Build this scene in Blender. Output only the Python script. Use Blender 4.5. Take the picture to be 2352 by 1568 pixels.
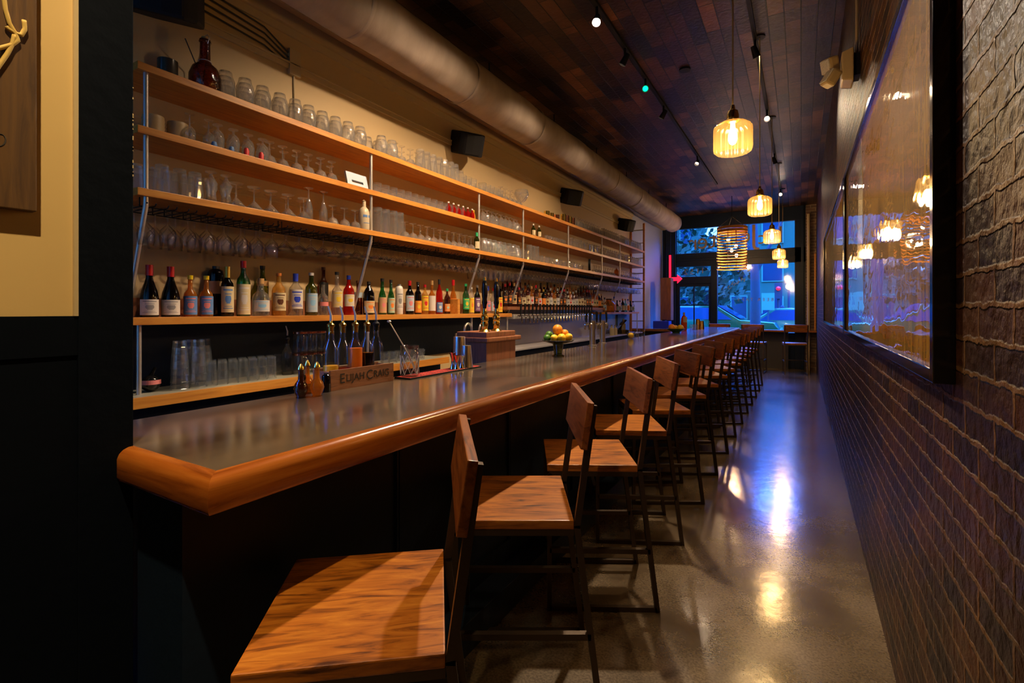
import bpy, math, random
from mathutils import Vector, Matrix
PI = math.pi
random.seed(7)
for o in list(bpy.data.objects): bpy.data.objects.remove(o)
SC = bpy.context.scene; COL = SC.collection
# ------------------------------------------------------------------ camera, world, exposure
CAMZ = 1.5; FPX = 1125.0; YAW = math.atan2(664, 1125); CS, SN = math.cos(YAW), math.sin(YAW)
cd = bpy.data.cameras.new('camera'); cam = bpy.data.objects.new('camera', cd); COL.objects.link(cam)
cam.location = (0, 0, CAMZ); cam.rotation_euler = (PI/2, 0, YAW)
cd.sensor_width = 36; cd.lens = 36*FPX/2352; cd.shift_y = -72/2352; cd.clip_start = .02
SC.camera = cam
SC.view_settings.view_transform = 'Standard'; SC.view_settings.look = 'None'
SC.view_settings.exposure = 0.0; SC.view_settings.gamma = 1; SC.view_settings.use_curve_mapping = False
w = bpy.data.worlds.new('dusk_sky'); SC.world = w; w.use_nodes = True
wn = w.node_tree.nodes; wl = w.node_tree.links
bg = wn['Background']; bg.inputs[1].default_value = 1.0
tc = wn.new('ShaderNodeTexCoord'); sp_ = wn.new('ShaderNodeSeparateXYZ'); cr = wn.new('ShaderNodeValToRGB')
wl.new(tc.outputs['Generated'], sp_.inputs[0]); wl.new(sp_.outputs['Z'], cr.inputs[0]); wl.new(cr.outputs[0], bg.inputs[0])
for p_, c_ in ((0, (.004, .40, 1.5)), (.22, (.004, .50, 1.8)), (.36, (.8, 5.0, 30)), (1, (.9, 5.4, 32))):
    e_ = cr.color_ramp.elements.new(p_) if p_ not in (0, 1) else cr.color_ramp.elements[0 if p_ == 0 else -1]
    e_.color = (*c_, 1)
SC.cycles.max_bounces = 8; SC.cycles.diffuse_bounces = 3; SC.cycles.glossy_bounces = 4
SC.cycles.transmission_bounces = 4; SC.cycles.transparent_max_bounces = 40
SC.cycles.caustics_reflective = False; SC.cycles.caustics_refractive = False
SC.cycles.sample_clamp_indirect = 6

def X_at(px, y):                       # where the sight line of a photo column crosses the plane y
    a = (px-1176)/FPX; return y*(-SN+CS*a)/(CS+SN*a)
def Y_at(px, x):                       # ... and the plane x
    a = (px-1176)/FPX; return x*(CS+SN*a)/(-SN+CS*a)
def depth(x, y): return -SN*x+CS*y
def on_z(px, py, z):                   # a point standing on the level z
    d = (CAMZ-z)*FPX/(py-712); l = (px-1176)/FPX*d
    return (-SN*d+CS*l, CS*d+SN*l)
def Z_at(py, x, y): return CAMZ+(712-py)/FPX*depth(x, y)

# ------------------------------------------------------------------ materials
MATS = {}
def nmat(name):
    m = bpy.data.materials.new(name); m.use_nodes = True; MATS[name] = m
    n = m.node_tree.nodes; return m, n, m.node_tree.links, n['Principled BSDF']
def flat(name, col, rough=.5, metal=0, bump=0, bscale=60, coat=0, emit=None, es=0, spec=.5):
    m, n, l, b = nmat(name)
    b.inputs['Base Color'].default_value = (*col, 1); b.inputs['Roughness'].default_value = rough
    b.inputs['Metallic'].default_value = metal; b.inputs['Coat Weight'].default_value = coat
    b.inputs['Specular IOR Level'].default_value = spec
    if emit: b.inputs['Emission Color'].default_value = (*emit, 1); b.inputs['Emission Strength'].default_value = es
    if bump:
        t = n.new('ShaderNodeTexNoise'); t.inputs['Scale'].default_value = bscale; t.inputs['Detail'].default_value = 5
        c = n.new('ShaderNodeTexCoord'); l.new(c.outputs['Object'], t.inputs['Vector'])
        k = n.new('ShaderNodeBump'); k.inputs['Strength'].default_value = bump; k.inputs['Distance'].default_value = .02
        l.new(t.outputs['Fac'], k.inputs['Height']); l.new(k.outputs[0], b.inputs['Normal'])
    return m
def ramp(n, stops):
    r = n.new('ShaderNodeValToRGB'); e = r.color_ramp.elements
    while len(e) < len(stops): e.new(.5)
    for i, (p, c) in enumerate(stops): e[i].position = p; e[i].color = (*c, 1)
    return r
def wood(name, c1, c2, c3, axis='Y', scale=1.0, rough=.4, coat=0, bump=.15, stretch=12, obj_rand=False):
    m, n, l, b = nmat(name)
    c = n.new('ShaderNodeTexCoord'); mp = n.new('ShaderNodeMapping')
    s = [stretch*scale]*3; s['XYZ'.index(axis)] = scale*.9
    mp.inputs['Scale'].default_value = s; l.new(c.outputs['Object'], mp.inputs['Vector'])
    vec = mp.outputs[0]
    if obj_rand:
        oi = n.new('ShaderNodeObjectInfo'); mu = n.new('ShaderNodeMath'); mu.operation = 'MULTIPLY'; mu.inputs[1].default_value = 37
        ad = n.new('ShaderNodeVectorMath'); ad.operation = 'ADD'
        l.new(oi.outputs['Random'], mu.inputs[0]); l.new(vec, ad.inputs[0]); l.new(mu.outputs[0], ad.inputs[1]); vec = ad.outputs[0]
    t = n.new('ShaderNodeTexNoise'); t.inputs['Scale'].default_value = 2.2; t.inputs['Detail'].default_value = 8
    t.inputs['Distortion'].default_value = 1.2; t.inputs['Roughness'].default_value = .62; l.new(vec, t.inputs['Vector'])
    r = ramp(n, [(.3, c1), (.5, c2), (.72, c3)]); l.new(t.outputs['Fac'], r.inputs[0]); l.new(r.outputs[0], b.inputs['Base Color'])
    b.inputs['Roughness'].default_value = rough; b.inputs['Coat Weight'].default_value = coat; b.inputs['Coat Roughness'].default_value = .12
    k = n.new('ShaderNodeBump'); k.inputs['Strength'].default_value = bump; k.inputs['Distance'].default_value = .004
    l.new(t.outputs['Fac'], k.inputs['Height']); l.new(k.outputs[0], b.inputs['Normal'])
    return m
wood('shelf_wood', (.38, .125, .018), (.56, .22, .032), (.66, .30, .055), 'Y', 1, .4)
wood('bar_wood', (.19, .045, .005), (.33, .090, .010), (.42, .135, .018), 'Y', 1, .22, .6, .06)
wood('bar_wood_x', (.19, .045, .005), (.33, .090, .010), (.42, .135, .018), 'X', 1, .25, .6, .06)
wood('seat_wood', (.06, .014, .003), (.42, .125, .010), (.62, .235, .026), 'X', 2.4, .42, .12, .2, 6, True)
wood('back_wood', (.07, .016, .004), (.30, .085, .014), (.42, .15, .03), 'Y', 2, .38, .15, .2, 6, True)
wood('crate_wood', (.13, .05, .022), (.26, .10, .042), (.32, .13, .055), 'Y', 3, .6)
wood('cabinet_wood', (.12, .042, .016), (.24, .085, .034), (.30, .115, .046), 'Z', 1.5, .45)
wood('plaque_wood', (.045, .016, .002), (.085, .036, .004), (.12, .052, .006), 'Z', 2, .7, 0, .4)
flat('navy', (.006, .015, .034), .5, 0, .1, 25, spec=.25)
flat('navy_frame', (.003, .011, .028), .45, 0, .05, 20, spec=.3)
flat('cream', (.66, .47, .20), .6, 0, .05, 14)
flat('cream_trim', (.50, .39, .22), .55)
flat('backwall', (.52, .375, .19), .55, 0, .18, 4)
flat('bluelit_wall', (.42, .44, .53), .45, 0, .1, 3)  # white paint with the window's blue dusk light tinted into its colour
flat('steel', (.62, .61, .58), .28, 1)
flat('brushed', (.42, .42, .43), .42, 1, .05, 90)
flat('rod', (.62, .57, .52), .35, .8)
flat('rail_steel', (.55, .54, .52), .3, .6)
flat('crystal', (.8, .8, .8), .08)
flat('juice_orange', (.95, .20, .012), .3)
flat('juice_yellow', (.90, .46, .03), .3)
flat('navy_matte', (.0022, .0040, .0085), .7, 0, .08, 25, spec=.06)
flat('seam', (.5, .42, .34), .6)
flat('chrome', (.75, .74, .72), .12, 1)
flat('copper', (.65, .25, .14), .2, 1)
flat('brass', (.75, .50, .12), .2, 1)
flat('stool_steel', (.085, .058, .036), .42, .75, .1, 50)
flat('black', (.005, .005, .006), .6, spec=.25)
flat('black_gloss', (.006, .006, .007), .12)
flat('rubber_red', (.55, .035, .02), .6)
flat('cable', (.012, .010, .008), .6)
flat('cord_gold', (.55, .40, .15), .5, .4)
flat('rope', (.55, .38, .10), .8)
flat('dark_line', (.02, .012, .004), .8)
flat('bulb', (1, .8, .5), .5, 0, emit=(1, .74, .42), es=11)
flat('lamp_face', (1, 1, 1), .5, 0, emit=(1, .93, .82), es=150)
flat('lamp_face_warm', (1, 1, 1), .5, 0, emit=(1, .72, .5), es=14)
flat('green_led', (0, 1, .5), .5, 0, emit=(.0, 1, .30), es=3)
flat('neon_red', (.5, .0, .02), .4, 0, emit=(1, .01, .04), es=2.2)
flat('beige_plastic', (.55, .42, .2), .45)
flat('lamp_lens', (.8, .8, .72), .25, 0, .6, 90)
flat('mug_dark', (.035, .032, .03), .25); flat('stoneware', (.34, .24, .12), .5)
flat('gold_paint', (.33, .22, .10), .5)
flat('street', (.03, .06, .022), .6); flat('pavement', (.07, .16, .06), .8)
flat('facade_a', (.06, .09, .05), .8); flat('facade_b', (.02, .06, .03), .8); flat('facade_c', (.03, .11, .05), .8)
flat('facade_trim', (.08, .24, .11), .6); flat('window_dark', (.02, .04, .07), .1)
flat('window_lit', (.6, .6, .5), .4, 0, emit=(.55, .85, 1), es=1.1)
flat('leaf', (.002, .045, .012), .8); flat('bark', (.03, .04, .05), .9)
flat('car_green', (.003, .09, .02), .22, .3, coat=1); flat('car_silver', (.04, .19, .09), .2, .4, coat=1)
flat('car_glass', (.01, .05, .12), .05); flat('tyre', (.01, .01, .012), .8)
flat('tail_lamp', (.3, 0, .02), .3, 0, emit=(1, .05, .12), es=.8)
flat('street_lamp', (1, .8, .4), .3, 0, emit=(1, .75, .35), es=1.6)
flat('lime', (.05, .16, .01), .4, 0, .1, 90); flat('orange', (.85, .28, .01), .45, 0, .15, 120); flat('lemon', (.85, .52, .02), .45, 0, .15, 90)
flat('panel_grey', (.045, .042, .04), .7)
flat('porcelain', (.55, .45, .30), .3)
def mgradnoise(name, c1, c2, scale, rough, rvar=.0, bump=0, detail=6, stretch=(1, 1, 1), spec=.5, metal=0):
    m, n, l, b = nmat(name)
    c = n.new('ShaderNodeTexCoord'); mp = n.new('ShaderNodeMapping'); mp.inputs['Scale'].default_value = stretch
    l.new(c.outputs['Object'], mp.inputs[0]); t = n.new('ShaderNodeTexNoise')
    t.inputs['Scale'].default_value = scale; t.inputs['Detail'].default_value = detail; l.new(mp.outputs[0], t.inputs['Vector'])
    r = ramp(n, [(.35, c1), (.68, c2)]); l.new(t.outputs['Fac'], r.inputs[0]); l.new(r.outputs[0], b.inputs['Base Color'])
    mr = n.new('ShaderNodeMapRange'); mr.inputs['To Min'].default_value = rough-rvar; mr.inputs['To Max'].default_value = rough+rvar
    l.new(t.outputs['Fac'], mr.inputs['Value']); l.new(mr.outputs[0], b.inputs['Roughness'])
    b.inputs['Specular IOR Level'].default_value = spec; b.inputs['Metallic'].default_value = metal
    if bump:
        k = n.new('ShaderNodeBump'); k.inputs['Strength'].default_value = bump; k.inputs['Distance'].default_value = .02
        l.new(t.outputs['Fac'], k.inputs['Height']); l.new(k.outputs[0], b.inputs['Normal'])
    return m, n, l, b
m, n, l, b = mgradnoise('bar_top', (.038, .025, .014), (.125, .092, .058), 4.5, .36, .10, .02, 10, (1, .3, 1), .5)
b.inputs['Coat Weight'].default_value = 1; b.inputs['Coat Roughness'].default_value = .12; b.inputs['Coat IOR'].default_value = 1.6
mgradnoise('counter_top', (.26, .25, .19), (.34, .33, .26), 3, .35, .05)
mgradnoise('duct_wrap', (.30, .235, .185), (.42, .34, .28), 2.2, .62, .05, 1.0, 9, (1, 2.2, 1))
mgradnoise('steel_sheet', (.42, .40, .42), (.56, .54, .57), 1.2, .34, .05, .03, 3, (1, 1, .3), .5, .35)
# polished concrete floor: aggregate speckle, stains, waxy sheen
m, n, l, b = mgradnoise('concrete_floor', (.085, .055, .026), (.25, .185, .11), 1.9, .15, .04, .02, 9, (1, 1, 1), .6)
b.inputs['Coat Weight'].default_value = .8; b.inputs['Coat Roughness'].default_value = .19; b.inputs['Coat IOR'].default_value = 2.1
c = n.new('ShaderNodeTexCoord'); t2 = n.new('ShaderNodeTexNoise'); t2.inputs['Scale'].default_value = 95; t2.inputs['Detail'].default_value = 3
l.new(c.outputs['Object'], t2.inputs['Vector']); r2 = ramp(n, [(.36, (.72, .72, .72)), (.62, (1.22, 1.22, 1.22))]); l.new(t2.outputs['Fac'], r2.inputs[0])
mx = n.new('ShaderNodeMix'); mx.data_type = 'RGBA'; mx.blend_type = 'MULTIPLY'; mx.inputs[0].default_value = 1
old = b.inputs['Base Color'].links[0].from_socket; l.new(old, mx.inputs[6]); l.new(r2.outputs[0], mx.inputs[7]); l.new(mx.outputs[2], b.inputs['Base Color'])
t3 = n.new('ShaderNodeTexNoise'); t3.inputs['Scale'].default_value = 7; t3.inputs['Detail'].default_value = 4; l.new(c.outputs['Object'], t3.inputs['Vector'])
k = n.new('ShaderNodeBump'); k.inputs['Strength'].default_value = .07; k.inputs['Distance'].default_value = .02
l.new(t3.outputs['Fac'], k.inputs['Height']); l.new(k.outputs[0], b.inputs['Normal']); l.new(k.outputs[0], b.inputs['Coat Normal'])
# brick: (u, v) = (object y, object z)
def brick(name, c1, c2, mortar, bw, rh, ms, rough, bump, plane='YZ', noise=.02, bias=0, off=.5, disp=.012, nsc=9):
    m, n, l, b = nmat(name)
    c = n.new('ShaderNodeTexCoord'); s = n.new('ShaderNodeSeparateXYZ'); cb = n.new('ShaderNodeCombineXYZ')
    l.new(c.outputs['Object'], s.inputs[0]); l.new(s.outputs[plane[0]], cb.inputs[0]); l.new(s.outputs[plane[1]], cb.inputs[1])
    nz = n.new('ShaderNodeTexNoise'); nz.inputs['Scale'].default_value = nsc; nz.inputs['Detail'].default_value = 4; l.new(c.outputs['Object'], nz.inputs['Vector'])
    mul = n.new('ShaderNodeVectorMath'); mul.operation = 'MULTIPLY_ADD'; l.new(nz.outputs['Color'], mul.inputs[0])
    mul.inputs[1].default_value = (noise, noise, 0); l.new(cb.outputs[0], mul.inputs[2])
    t = n.new('ShaderNodeTexBrick'); l.new(mul.outputs[0], t.inputs['Vector'])
    t.inputs['Scale'].default_value = 1; t.inputs['Brick Width'].default_value = bw; t.inputs['Row Height'].default_value = rh
    t.inputs['Mortar Size'].default_value = ms; t.inputs['Mortar Smooth'].default_value = .5; t.inputs['Bias'].default_value = bias
    t.offset = off
    t.inputs['Color1'].default_value = (*c1, 1); t.inputs['Color2'].default_value = (*c2, 1); t.inputs['Mortar'].default_value = (*mortar, 1)
    n2 = n.new('ShaderNodeTexNoise'); n2.inputs['Scale'].default_value = 3; n2.inputs['Detail'].default_value = 8; l.new(c.outputs['Object'], n2.inputs['Vector'])
    rr = ramp(n, [(.3, (.45, .45, .45)), (.7, (1.5, 1.45, 1.4))]); l.new(n2.outputs['Fac'], rr.inputs[0])
    mx = n.new('ShaderNodeMix'); mx.data_type = 'RGBA'; mx.blend_type = 'MULTIPLY'; mx.inputs[0].default_value = 1
    l.new(t.outputs['Color'], mx.inputs[6]); l.new(rr.outputs[0], mx.inputs[7]); l.new(mx.outputs[2], b.inputs['Base Color'])
    b.inputs['Roughness'].default_value = rough
    n3 = n.new('ShaderNodeTexNoise'); n3.inputs['Scale'].default_value = 28; n3.inputs['Detail'].default_value = 6; l.new(c.outputs['Object'], n3.inputs['Vector'])
    ma = n.new('ShaderNodeMath'); ma.operation = 'MULTIPLY_ADD'; ma.inputs[1].default_value = .8; l.new(n3.outputs['Fac'], ma.inputs[0]); l.new(t.outputs['Fac'], ma.inputs[2])
    k = n.new('ShaderNodeBump'); k.inputs['Strength'].default_value = bump; k.inputs['Distance'].default_value = disp
    l.new(ma.outputs[0], k.inputs['Height']); l.new(k.outputs[0], b.inputs['Normal'])
    return m, n, l, b
m, n, l, b = brick('brick_wall', (.062, .022, .006), (.016, .008, .007), (.13, .062, .018), .205, .076, .008, .46, 1.0, noise=.022, disp=.018, nsc=24)
b.inputs['Specular IOR Level'].default_value = .15
m, n, l, b = brick('plank_ceiling', (.095, .042, .018), (.003, .0025, .003), (.0005, .0005, .0005), .47, .13, .005, .42, .5, 'YX', .004, -.1, .37)
c = n.new('ShaderNodeTexCoord'); mp = n.new('ShaderNodeMapping'); mp.inputs['Rotation'].default_value = (0, 0, PI/2); l.new(c.outputs['Object'], mp.inputs[0])
t = n.new('ShaderNodeTexBrick'); l.new(mp.outputs[0], t.inputs['Vector']); t.inputs['Scale'].default_value = 1; t.inputs['Brick Width'].default_value = .83; t.inputs['Row Height'].default_value = .26
t.inputs['Mortar Size'].default_value = .004; t.inputs['Color1'].default_value = (.10, .10, .13, 1); t.inputs['Color2'].default_value = (2.0, 1.9, 1.8, 1); t.inputs['Mortar'].default_value = (.1, .1, .1, 1); t.offset = .23
b.inputs['Specular IOR Level'].default_value = .25
mx = n.new('ShaderNodeMix'); mx.data_type = 'RGBA'; mx.blend_type = 'MULTIPLY'; mx.inputs[0].default_value = .9
old = b.inputs['Base Color'].links[0].from_socket; l.new(old, mx.inputs[6]); l.new(t.outputs['Color'], mx.inputs[7]); l.new(mx.outputs[2], b.inputs['Base Color'])
brick('brick_far', (.16, .09, .05), (.10, .06, .035), (.26, .2, .13), .215, .074, .01, .7, .6, 'XZ')
# glass that neither traces refraction nor needs caustics: clear in the middle, darker and shinier towards the rim
def glass(name, tint=(.93, .93, .92), edge=(.42, .41, .40), refl=.07, body=0, bodycol=(1, 1, 1)):
    m = bpy.data.materials.new(name); m.use_nodes = True; MATS[name] = m; n = m.node_tree.nodes; l = m.node_tree.links
    n.clear(); out = n.new('ShaderNodeOutputMaterial'); lw = n.new('ShaderNodeLayerWeight'); lw.inputs[0].default_value = .45
    r = ramp(n, [(.25, tint), (.95, edge)]); l.new(lw.outputs['Facing'], r.inputs[0])
    tr = n.new('ShaderNodeBsdfTransparent'); l.new(r.outputs[0], tr.inputs[0])
    gl = n.new('ShaderNodeBsdfGlossy'); gl.inputs['Roughness'].default_value = .035 if name in ('clear_glass', 'thin_glass') else .07; nzb = n.new('ShaderNodeTexNoise'); nzb.inputs['Scale'].default_value = 55; tcb = n.new('ShaderNodeTexCoord'); kb = n.new('ShaderNodeBump'); kb.inputs['Strength'].default_value = .35; kb.inputs['Distance'].default_value = .01; l.new(tcb.outputs['Object'], nzb.inputs['Vector']); l.new(nzb.outputs['Fac'], kb.inputs['Height']); l.new(kb.outputs[0], gl.inputs['Normal']) if name in ('green_glass', 'brown_glass') else None
    pw = n.new('ShaderNodeMath'); pw.operation = 'POWER'; pw.inputs[1].default_value = 3; l.new(lw.outputs['Facing'], pw.inputs[0])
    ma = n.new('ShaderNodeMath'); ma.operation = 'MULTIPLY_ADD'; ma.inputs[1].default_value = .8; ma.inputs[2].default_value = refl; l.new(pw.outputs[0], ma.inputs[0])
    mixs = n.new('ShaderNodeMixShader'); l.new(ma.outputs[0], mixs.inputs[0]); l.new(tr.outputs[0], mixs.inputs[1]); l.new(gl.outputs[0], mixs.inputs[2])
    last = mixs
    if body:
        df = n.new('ShaderNodeBsdfDiffuse'); df.inputs[0].default_value = (*bodycol, 1); tl = n.new('ShaderNodeBsdfTranslucent'); tl.inputs[0].default_value = (*bodycol, 1)
        m1 = n.new('ShaderNodeMixShader'); m1.inputs[0].default_value = .5; l.new(df.outputs[0], m1.inputs[1]); l.new(tl.outputs[0], m1.inputs[2])
        m2 = n.new('ShaderNodeMixShader'); m2.inputs[0].default_value = body; l.new(mixs.outputs[0], m2.inputs[1]); l.new(m1.outputs[0], m2.inputs[2]); last = m2
    l.new(last.outputs[0], out.inputs[0]); return m
glass('clear_glass', (.99, .99, .985), (.58, .57, .55), .12, .075, (1, 1, 1))
glass('thin_glass', (.99, .99, .99), (.50, .50, .50), .06)
glass('cool_glass', (.99, .99, .99), (.55, .56, .58), .10, .04, (.8, .9, 1))
glass('window_glass', (.97, .97, .97), (.8, .8, .8), .04)
glass('green_glass', (.10, .42, .14), (.02, .10, .03), .09, .12, (.03, .22, .05))
glass('olive_glass', (.28, .34, .05), (.05, .07, .01), .09, .15, (.10, .13, .01))
glass('amber_liquid', (.85, .42, .08), (.40, .14, .02), .06, .30, (.75, .30, .04))
glass('pale_liquid', (.95, .72, .30), (.6, .35, .1), .06, .25, (.85, .50, .12))
glass('brown_glass', (.40, .12, .02), (.08, .02, .005), .09, .15, (.16, .045, .01))
glass('black_glass', (.06, .035, .03), (.01, .008, .008), .06, .3, (.010, .007, .007))
glass('red_liquid', (.8, .06, .03), (.4, .02, .01), .06, .35, (.65, .02, .01))
glass('orange_juice', (.9, .3, .05), (.5, .1, .01), .05, .85, (.9, .16, .012))
glass('yellow_juice', (.9, .6, .1), (.5, .3, .04), .05, .85, (.85, .42, .03))
glass('teal_glass', (.3, .75, .8), (.1, .3, .35), .08, .12, (.2, .6, .7))
glass('shade_glass', (.99, .88, .55), (.62, .30, .05), .14, .085, (1, .74, .30))
LC = {'lwhite': (.62, .58, .54), 'lcream': (.60, .50, .30), 'ltan': (.55, .36, .17), 'lblue': (.10, .22, .50), 'lred': (.55, .02, .02), 'lyellow': (.75, .50, .03),
      'lorange': (.75, .22, .03), 'lmint': (.36, .52, .42), 'lpale': (.42, .52, .62), 'lgreen': (.02, .40, .14), 'lpurple': (.16, .07, .18), 'lpink': (.7, .22, .22),
      'lroyal': (.02, .05, .55), 'lblack': (.012, .012, .012), 'lbrown': (.10, .03, .01), 'lgrey': (.25, .25, .26), 'lcork': (.5, .28, .10), 'lsky': (.25, .5, .75)}
for k_, v_ in LC.items(): flat(k_, v_, .5)
flat('capred', (.45, .005, .012), .3); flat('capgold', (.62, .40, .06), .3, .5); flat('capyellow', (.85, .60, .01), .3)
def M(x): return MATS[x]

# ------------------------------------------------------------------ mesh builder
class MB:
    def __init__(s): s.v = []; s.f = []
    def box(s, x0, x1, y0, y1, z0, z1):
        b = len(s.v); s.v += [(x, y, z) for z in (z0, z1) for x, y in ((x0, y0), (x1, y0), (x1, y1), (x0, y1))]
        s.f += [tuple(b+i for i in q) for q in ((3, 2, 1, 0), (4, 5, 6, 7), (0, 1, 5, 4), (1, 2, 6, 5), (2, 3, 7, 6), (3, 0, 4, 7))]; return s
    def bar(s, p, q, w, h=None, up=(0, 0, 1)):            # square bar from p to q
        h = h or w; p = Vector(p); q = Vector(q); d = (q-p).normalized(); u = Vector(up)
        if abs(d.dot(u)) > .95: u = Vector((0, 1, 0))
        a = d.cross(u).normalized()*w/2; c = a.cross(d).normalized()*h/2
        b = len(s.v)
        for e in (p, q):
            for i, j in ((-1, -1), (1, -1), (1, 1), (-1, 1)): s.v.append(tuple(e+a*i+c*j))
        s.f += [tuple(b+i for i in k) for k in ((0, 1, 2, 3), (7, 6, 5, 4), (0, 4, 5, 1), (1, 5, 6, 2), (2, 6, 7, 3), (3, 7, 4, 0))]; return s
    def tube(s, pts, r, n=8, cap=True):
        pts = [Vector(p) for p in pts]; rs = r if isinstance(r, (list, tuple)) else [r]*len(pts); b = len(s.v); pa = None
        for i, p in enumerate(pts):
            d = (pts[min(i+1, len(pts)-1)]-pts[max(i-1, 0)]).normalized()
            if pa is None: pa = d.cross(Vector((0, 0, 1)) if abs(d.z) < .9 else Vector((1, 0, 0))).normalized()
            else:
                pa = (pa-d*pa.dot(d)); pa = pa.normalized() if pa.length > 1e-6 else d.orthogonal().normalized()
            c = d.cross(pa)
            for k in range(n):
                t = 2*PI*k/n; s.v.append(tuple(p+(pa*math.cos(t)+c*math.sin(t))*rs[i]))
        for i in range(len(pts)-1):
            for k in range(n):
                k2 = (k+1) % n; s.f.append((b+i*n+k, b+i*n+k2, b+(i+1)*n+k2, b+(i+1)*n+k))
        if cap:
            s.f.append(tuple(b+k for k in reversed(range(n)))); e = b+(len(pts)-1)*n; s.f.append(tuple(e+k for k in range(n)))
        return s
    def lathe(s, prof, n=16, c=(0, 0, 0), a0=0, a1=2*PI, fl=None):    # prof = [(r, z)]
        b = len(s.v); full = abs(a1-a0-2*PI) < 1e-6; m = n if full else n+1
        for r, z in prof:
            for k in range(m):
                t = a0+(a1-a0)*k/n; rr = r*(fl(t) if fl else 1); s.v.append((c[0]+rr*math.cos(t), c[1]+rr*math.sin(t), c[2]+z))
        for i in range(len(prof)-1):
            for k in range(n):
                k2 = (k+1) % m; s.f.append((b+i*m+k, b+i*m+k2, b+(i+1)*m+k2, b+(i+1)*m+k))
        return s
    def prism(s, poly, z0, z1, ax='Z'):                    # convex-ish outline swept along an axis
        b = len(s.v); n = len(poly)
        for z in (z0, z1):
            for (u, v) in poly: s.v.append({'Z': (u, v, z), 'Y': (u, z, v), 'X': (z, u, v)}[ax])
        s.f.append(tuple(b+i for i in reversed(range(n)))); s.f.append(tuple(b+n+i for i in range(n)))
        for i in range(n): j = (i+1) % n; s.f.append((b+i, b+j, b+n+j, b+n+i))
        return s
    def ball(s, c, r, n=10, m=7, sq=1.0):
        pr = [(max(r*math.sin(PI*i/m), 1e-4), -r*sq*math.cos(PI*i/m)) for i in range(m+1)]; return s.lathe(pr, n, c)
    def mesh(s, name, mat, smooth=False, bevel=0):
        me = bpy.data.meshes.new(name); me.from_pydata(s.v, [], s.f); me.update()
        import bmesh
        bm = bmesh.new(); bm.from_mesh(me); bmesh.ops.recalc_face_normals(bm, faces=bm.faces)
        if bevel:
            es = [e for e in bm.edges if len(e.link_faces) == 2 and e.calc_face_angle(0) > .5]
            bmesh.ops.bevel(bm, geom=es, offset=bevel, segments=2, affect='EDGES', profile=.6)
        bm.to_mesh(me); bm.free()
        if smooth:
            me.polygons.foreach_set('use_smooth', [True]*len(me.polygons))
            if smooth != 'all':
                try: me.set_sharp_from_angle(angle=math.radians(40))
                except Exception: pass
        me.materials.append(M(mat)); return me
    def build(s, name, mat, parent=None, smooth=False, bevel=0):
        o = bpy.data.objects.new(name, s.mesh(name, mat, smooth, bevel)); COL.objects.link(o)
        if parent: o.parent = parent
        return o
def tag(o, label, cat, group=None, kind=None):
    o['label'] = label; o['category'] = cat
    if group: o['group'] = group
    if kind: o['kind'] = kind
    return o
def thing(name, label, cat, loc=(0, 0, 0), rz=0, group=None):
    o = bpy.data.objects.new(name, None); o.empty_display_size = .1; COL.objects.link(o); o.location = loc; o.rotation_euler = (0, 0, rz)
    return tag(o, label, cat, group)
def struct(name, mb, mat, **k):
    o = mb.build(name, mat, None, **k); o['kind'] = 'structure'; return o
def dup(root, loc, rz=None, label=None, group=None, scale=None):
    def cp(o, par):
        c = o.copy(); COL.objects.link(c)
        if par: c.parent = par
        for ch in o.children: cp(ch, c)
        return c
    r = cp(root, None); r.location = loc
    if rz is not None: r.rotation_euler = (0, 0, rz)
    if label: r['label'] = label
    if group: r['group'] = group
    if scale: r.scale = scale
    return r
def text(name, body, size, mat, parent, loc, rot, ext=.001, align='CENTER', sx=1):
    cu = bpy.data.curves.new(name, 'FONT'); cu.body = body; cu.size = size; cu.extrude = ext; cu.align_x = align; cu.align_y = 'CENTER'
    cu.materials.append(M(mat)); o = bpy.data.objects.new(name, cu); COL.objects.link(o); o.parent = parent
    bpy.context.view_layer.update(); me = bpy.data.meshes.new_from_object(o.evaluated_get(bpy.context.evaluated_depsgraph_get())); bpy.data.objects.remove(o)
    o = bpy.data.objects.new(name, me); COL.objects.link(o); o.parent = parent
    o.location = loc; o.rotation_euler = rot; o.scale = (sx, 1, 1); return o
def light(name, kind, loc, energy, color, parent=None, size=.03, target=None, spot=None, blend=.3):
    ld = bpy.data.lights.new(name, kind); ld.energy = energy; ld.color = color
    if kind != 'SUN': ld.shadow_soft_size = size
    if kind == 'SPOT': ld.spot_size = math.radians(spot or 60); ld.spot_blend = blend
    o = bpy.data.objects.new(name, ld); COL.objects.link(o); o.location = loc
    if target: o.rotation_euler = (Vector(target)-Vector(loc)).to_track_quat('-Z', 'Y').to_euler()
    if parent:
        o.parent = parent; o.matrix_parent_inverse = parent.matrix_basis.inverted()
    return o

# ------------------------------------------------------------------ room shell
XR, XL, YW, ZC, YB = .33, -3.45, 14.4, 4.15, -3.0
XP, YP = -1.6, .635                                         # partition beside the entrance
struct('floor', MB().box(XL-.2, XR+.2, YB, YW+.2, -.12, 0), 'concrete_floor')
struct('ceiling', MB().box(XL-.2, XR+.2, YB, YW+.2, ZC, ZC+.1), 'plank_ceiling')
struct('wall_right', MB().box(XR, XR+.25, YB, YW+.2, 0, ZC), 'brick_wall')
struct('wall_left', MB().box(XL-.2, XL, YP-1.5, 11.45, 0, ZC), 'backwall')
struct('wall_left_far', MB().box(XL-.2, XL, 11.45, YW, 0, ZC), 'bluelit_wall')
struct('wall_back', MB().box(XL-.2, XR+.25, YB-.15, YB, 0, ZC), 'cream')
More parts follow.
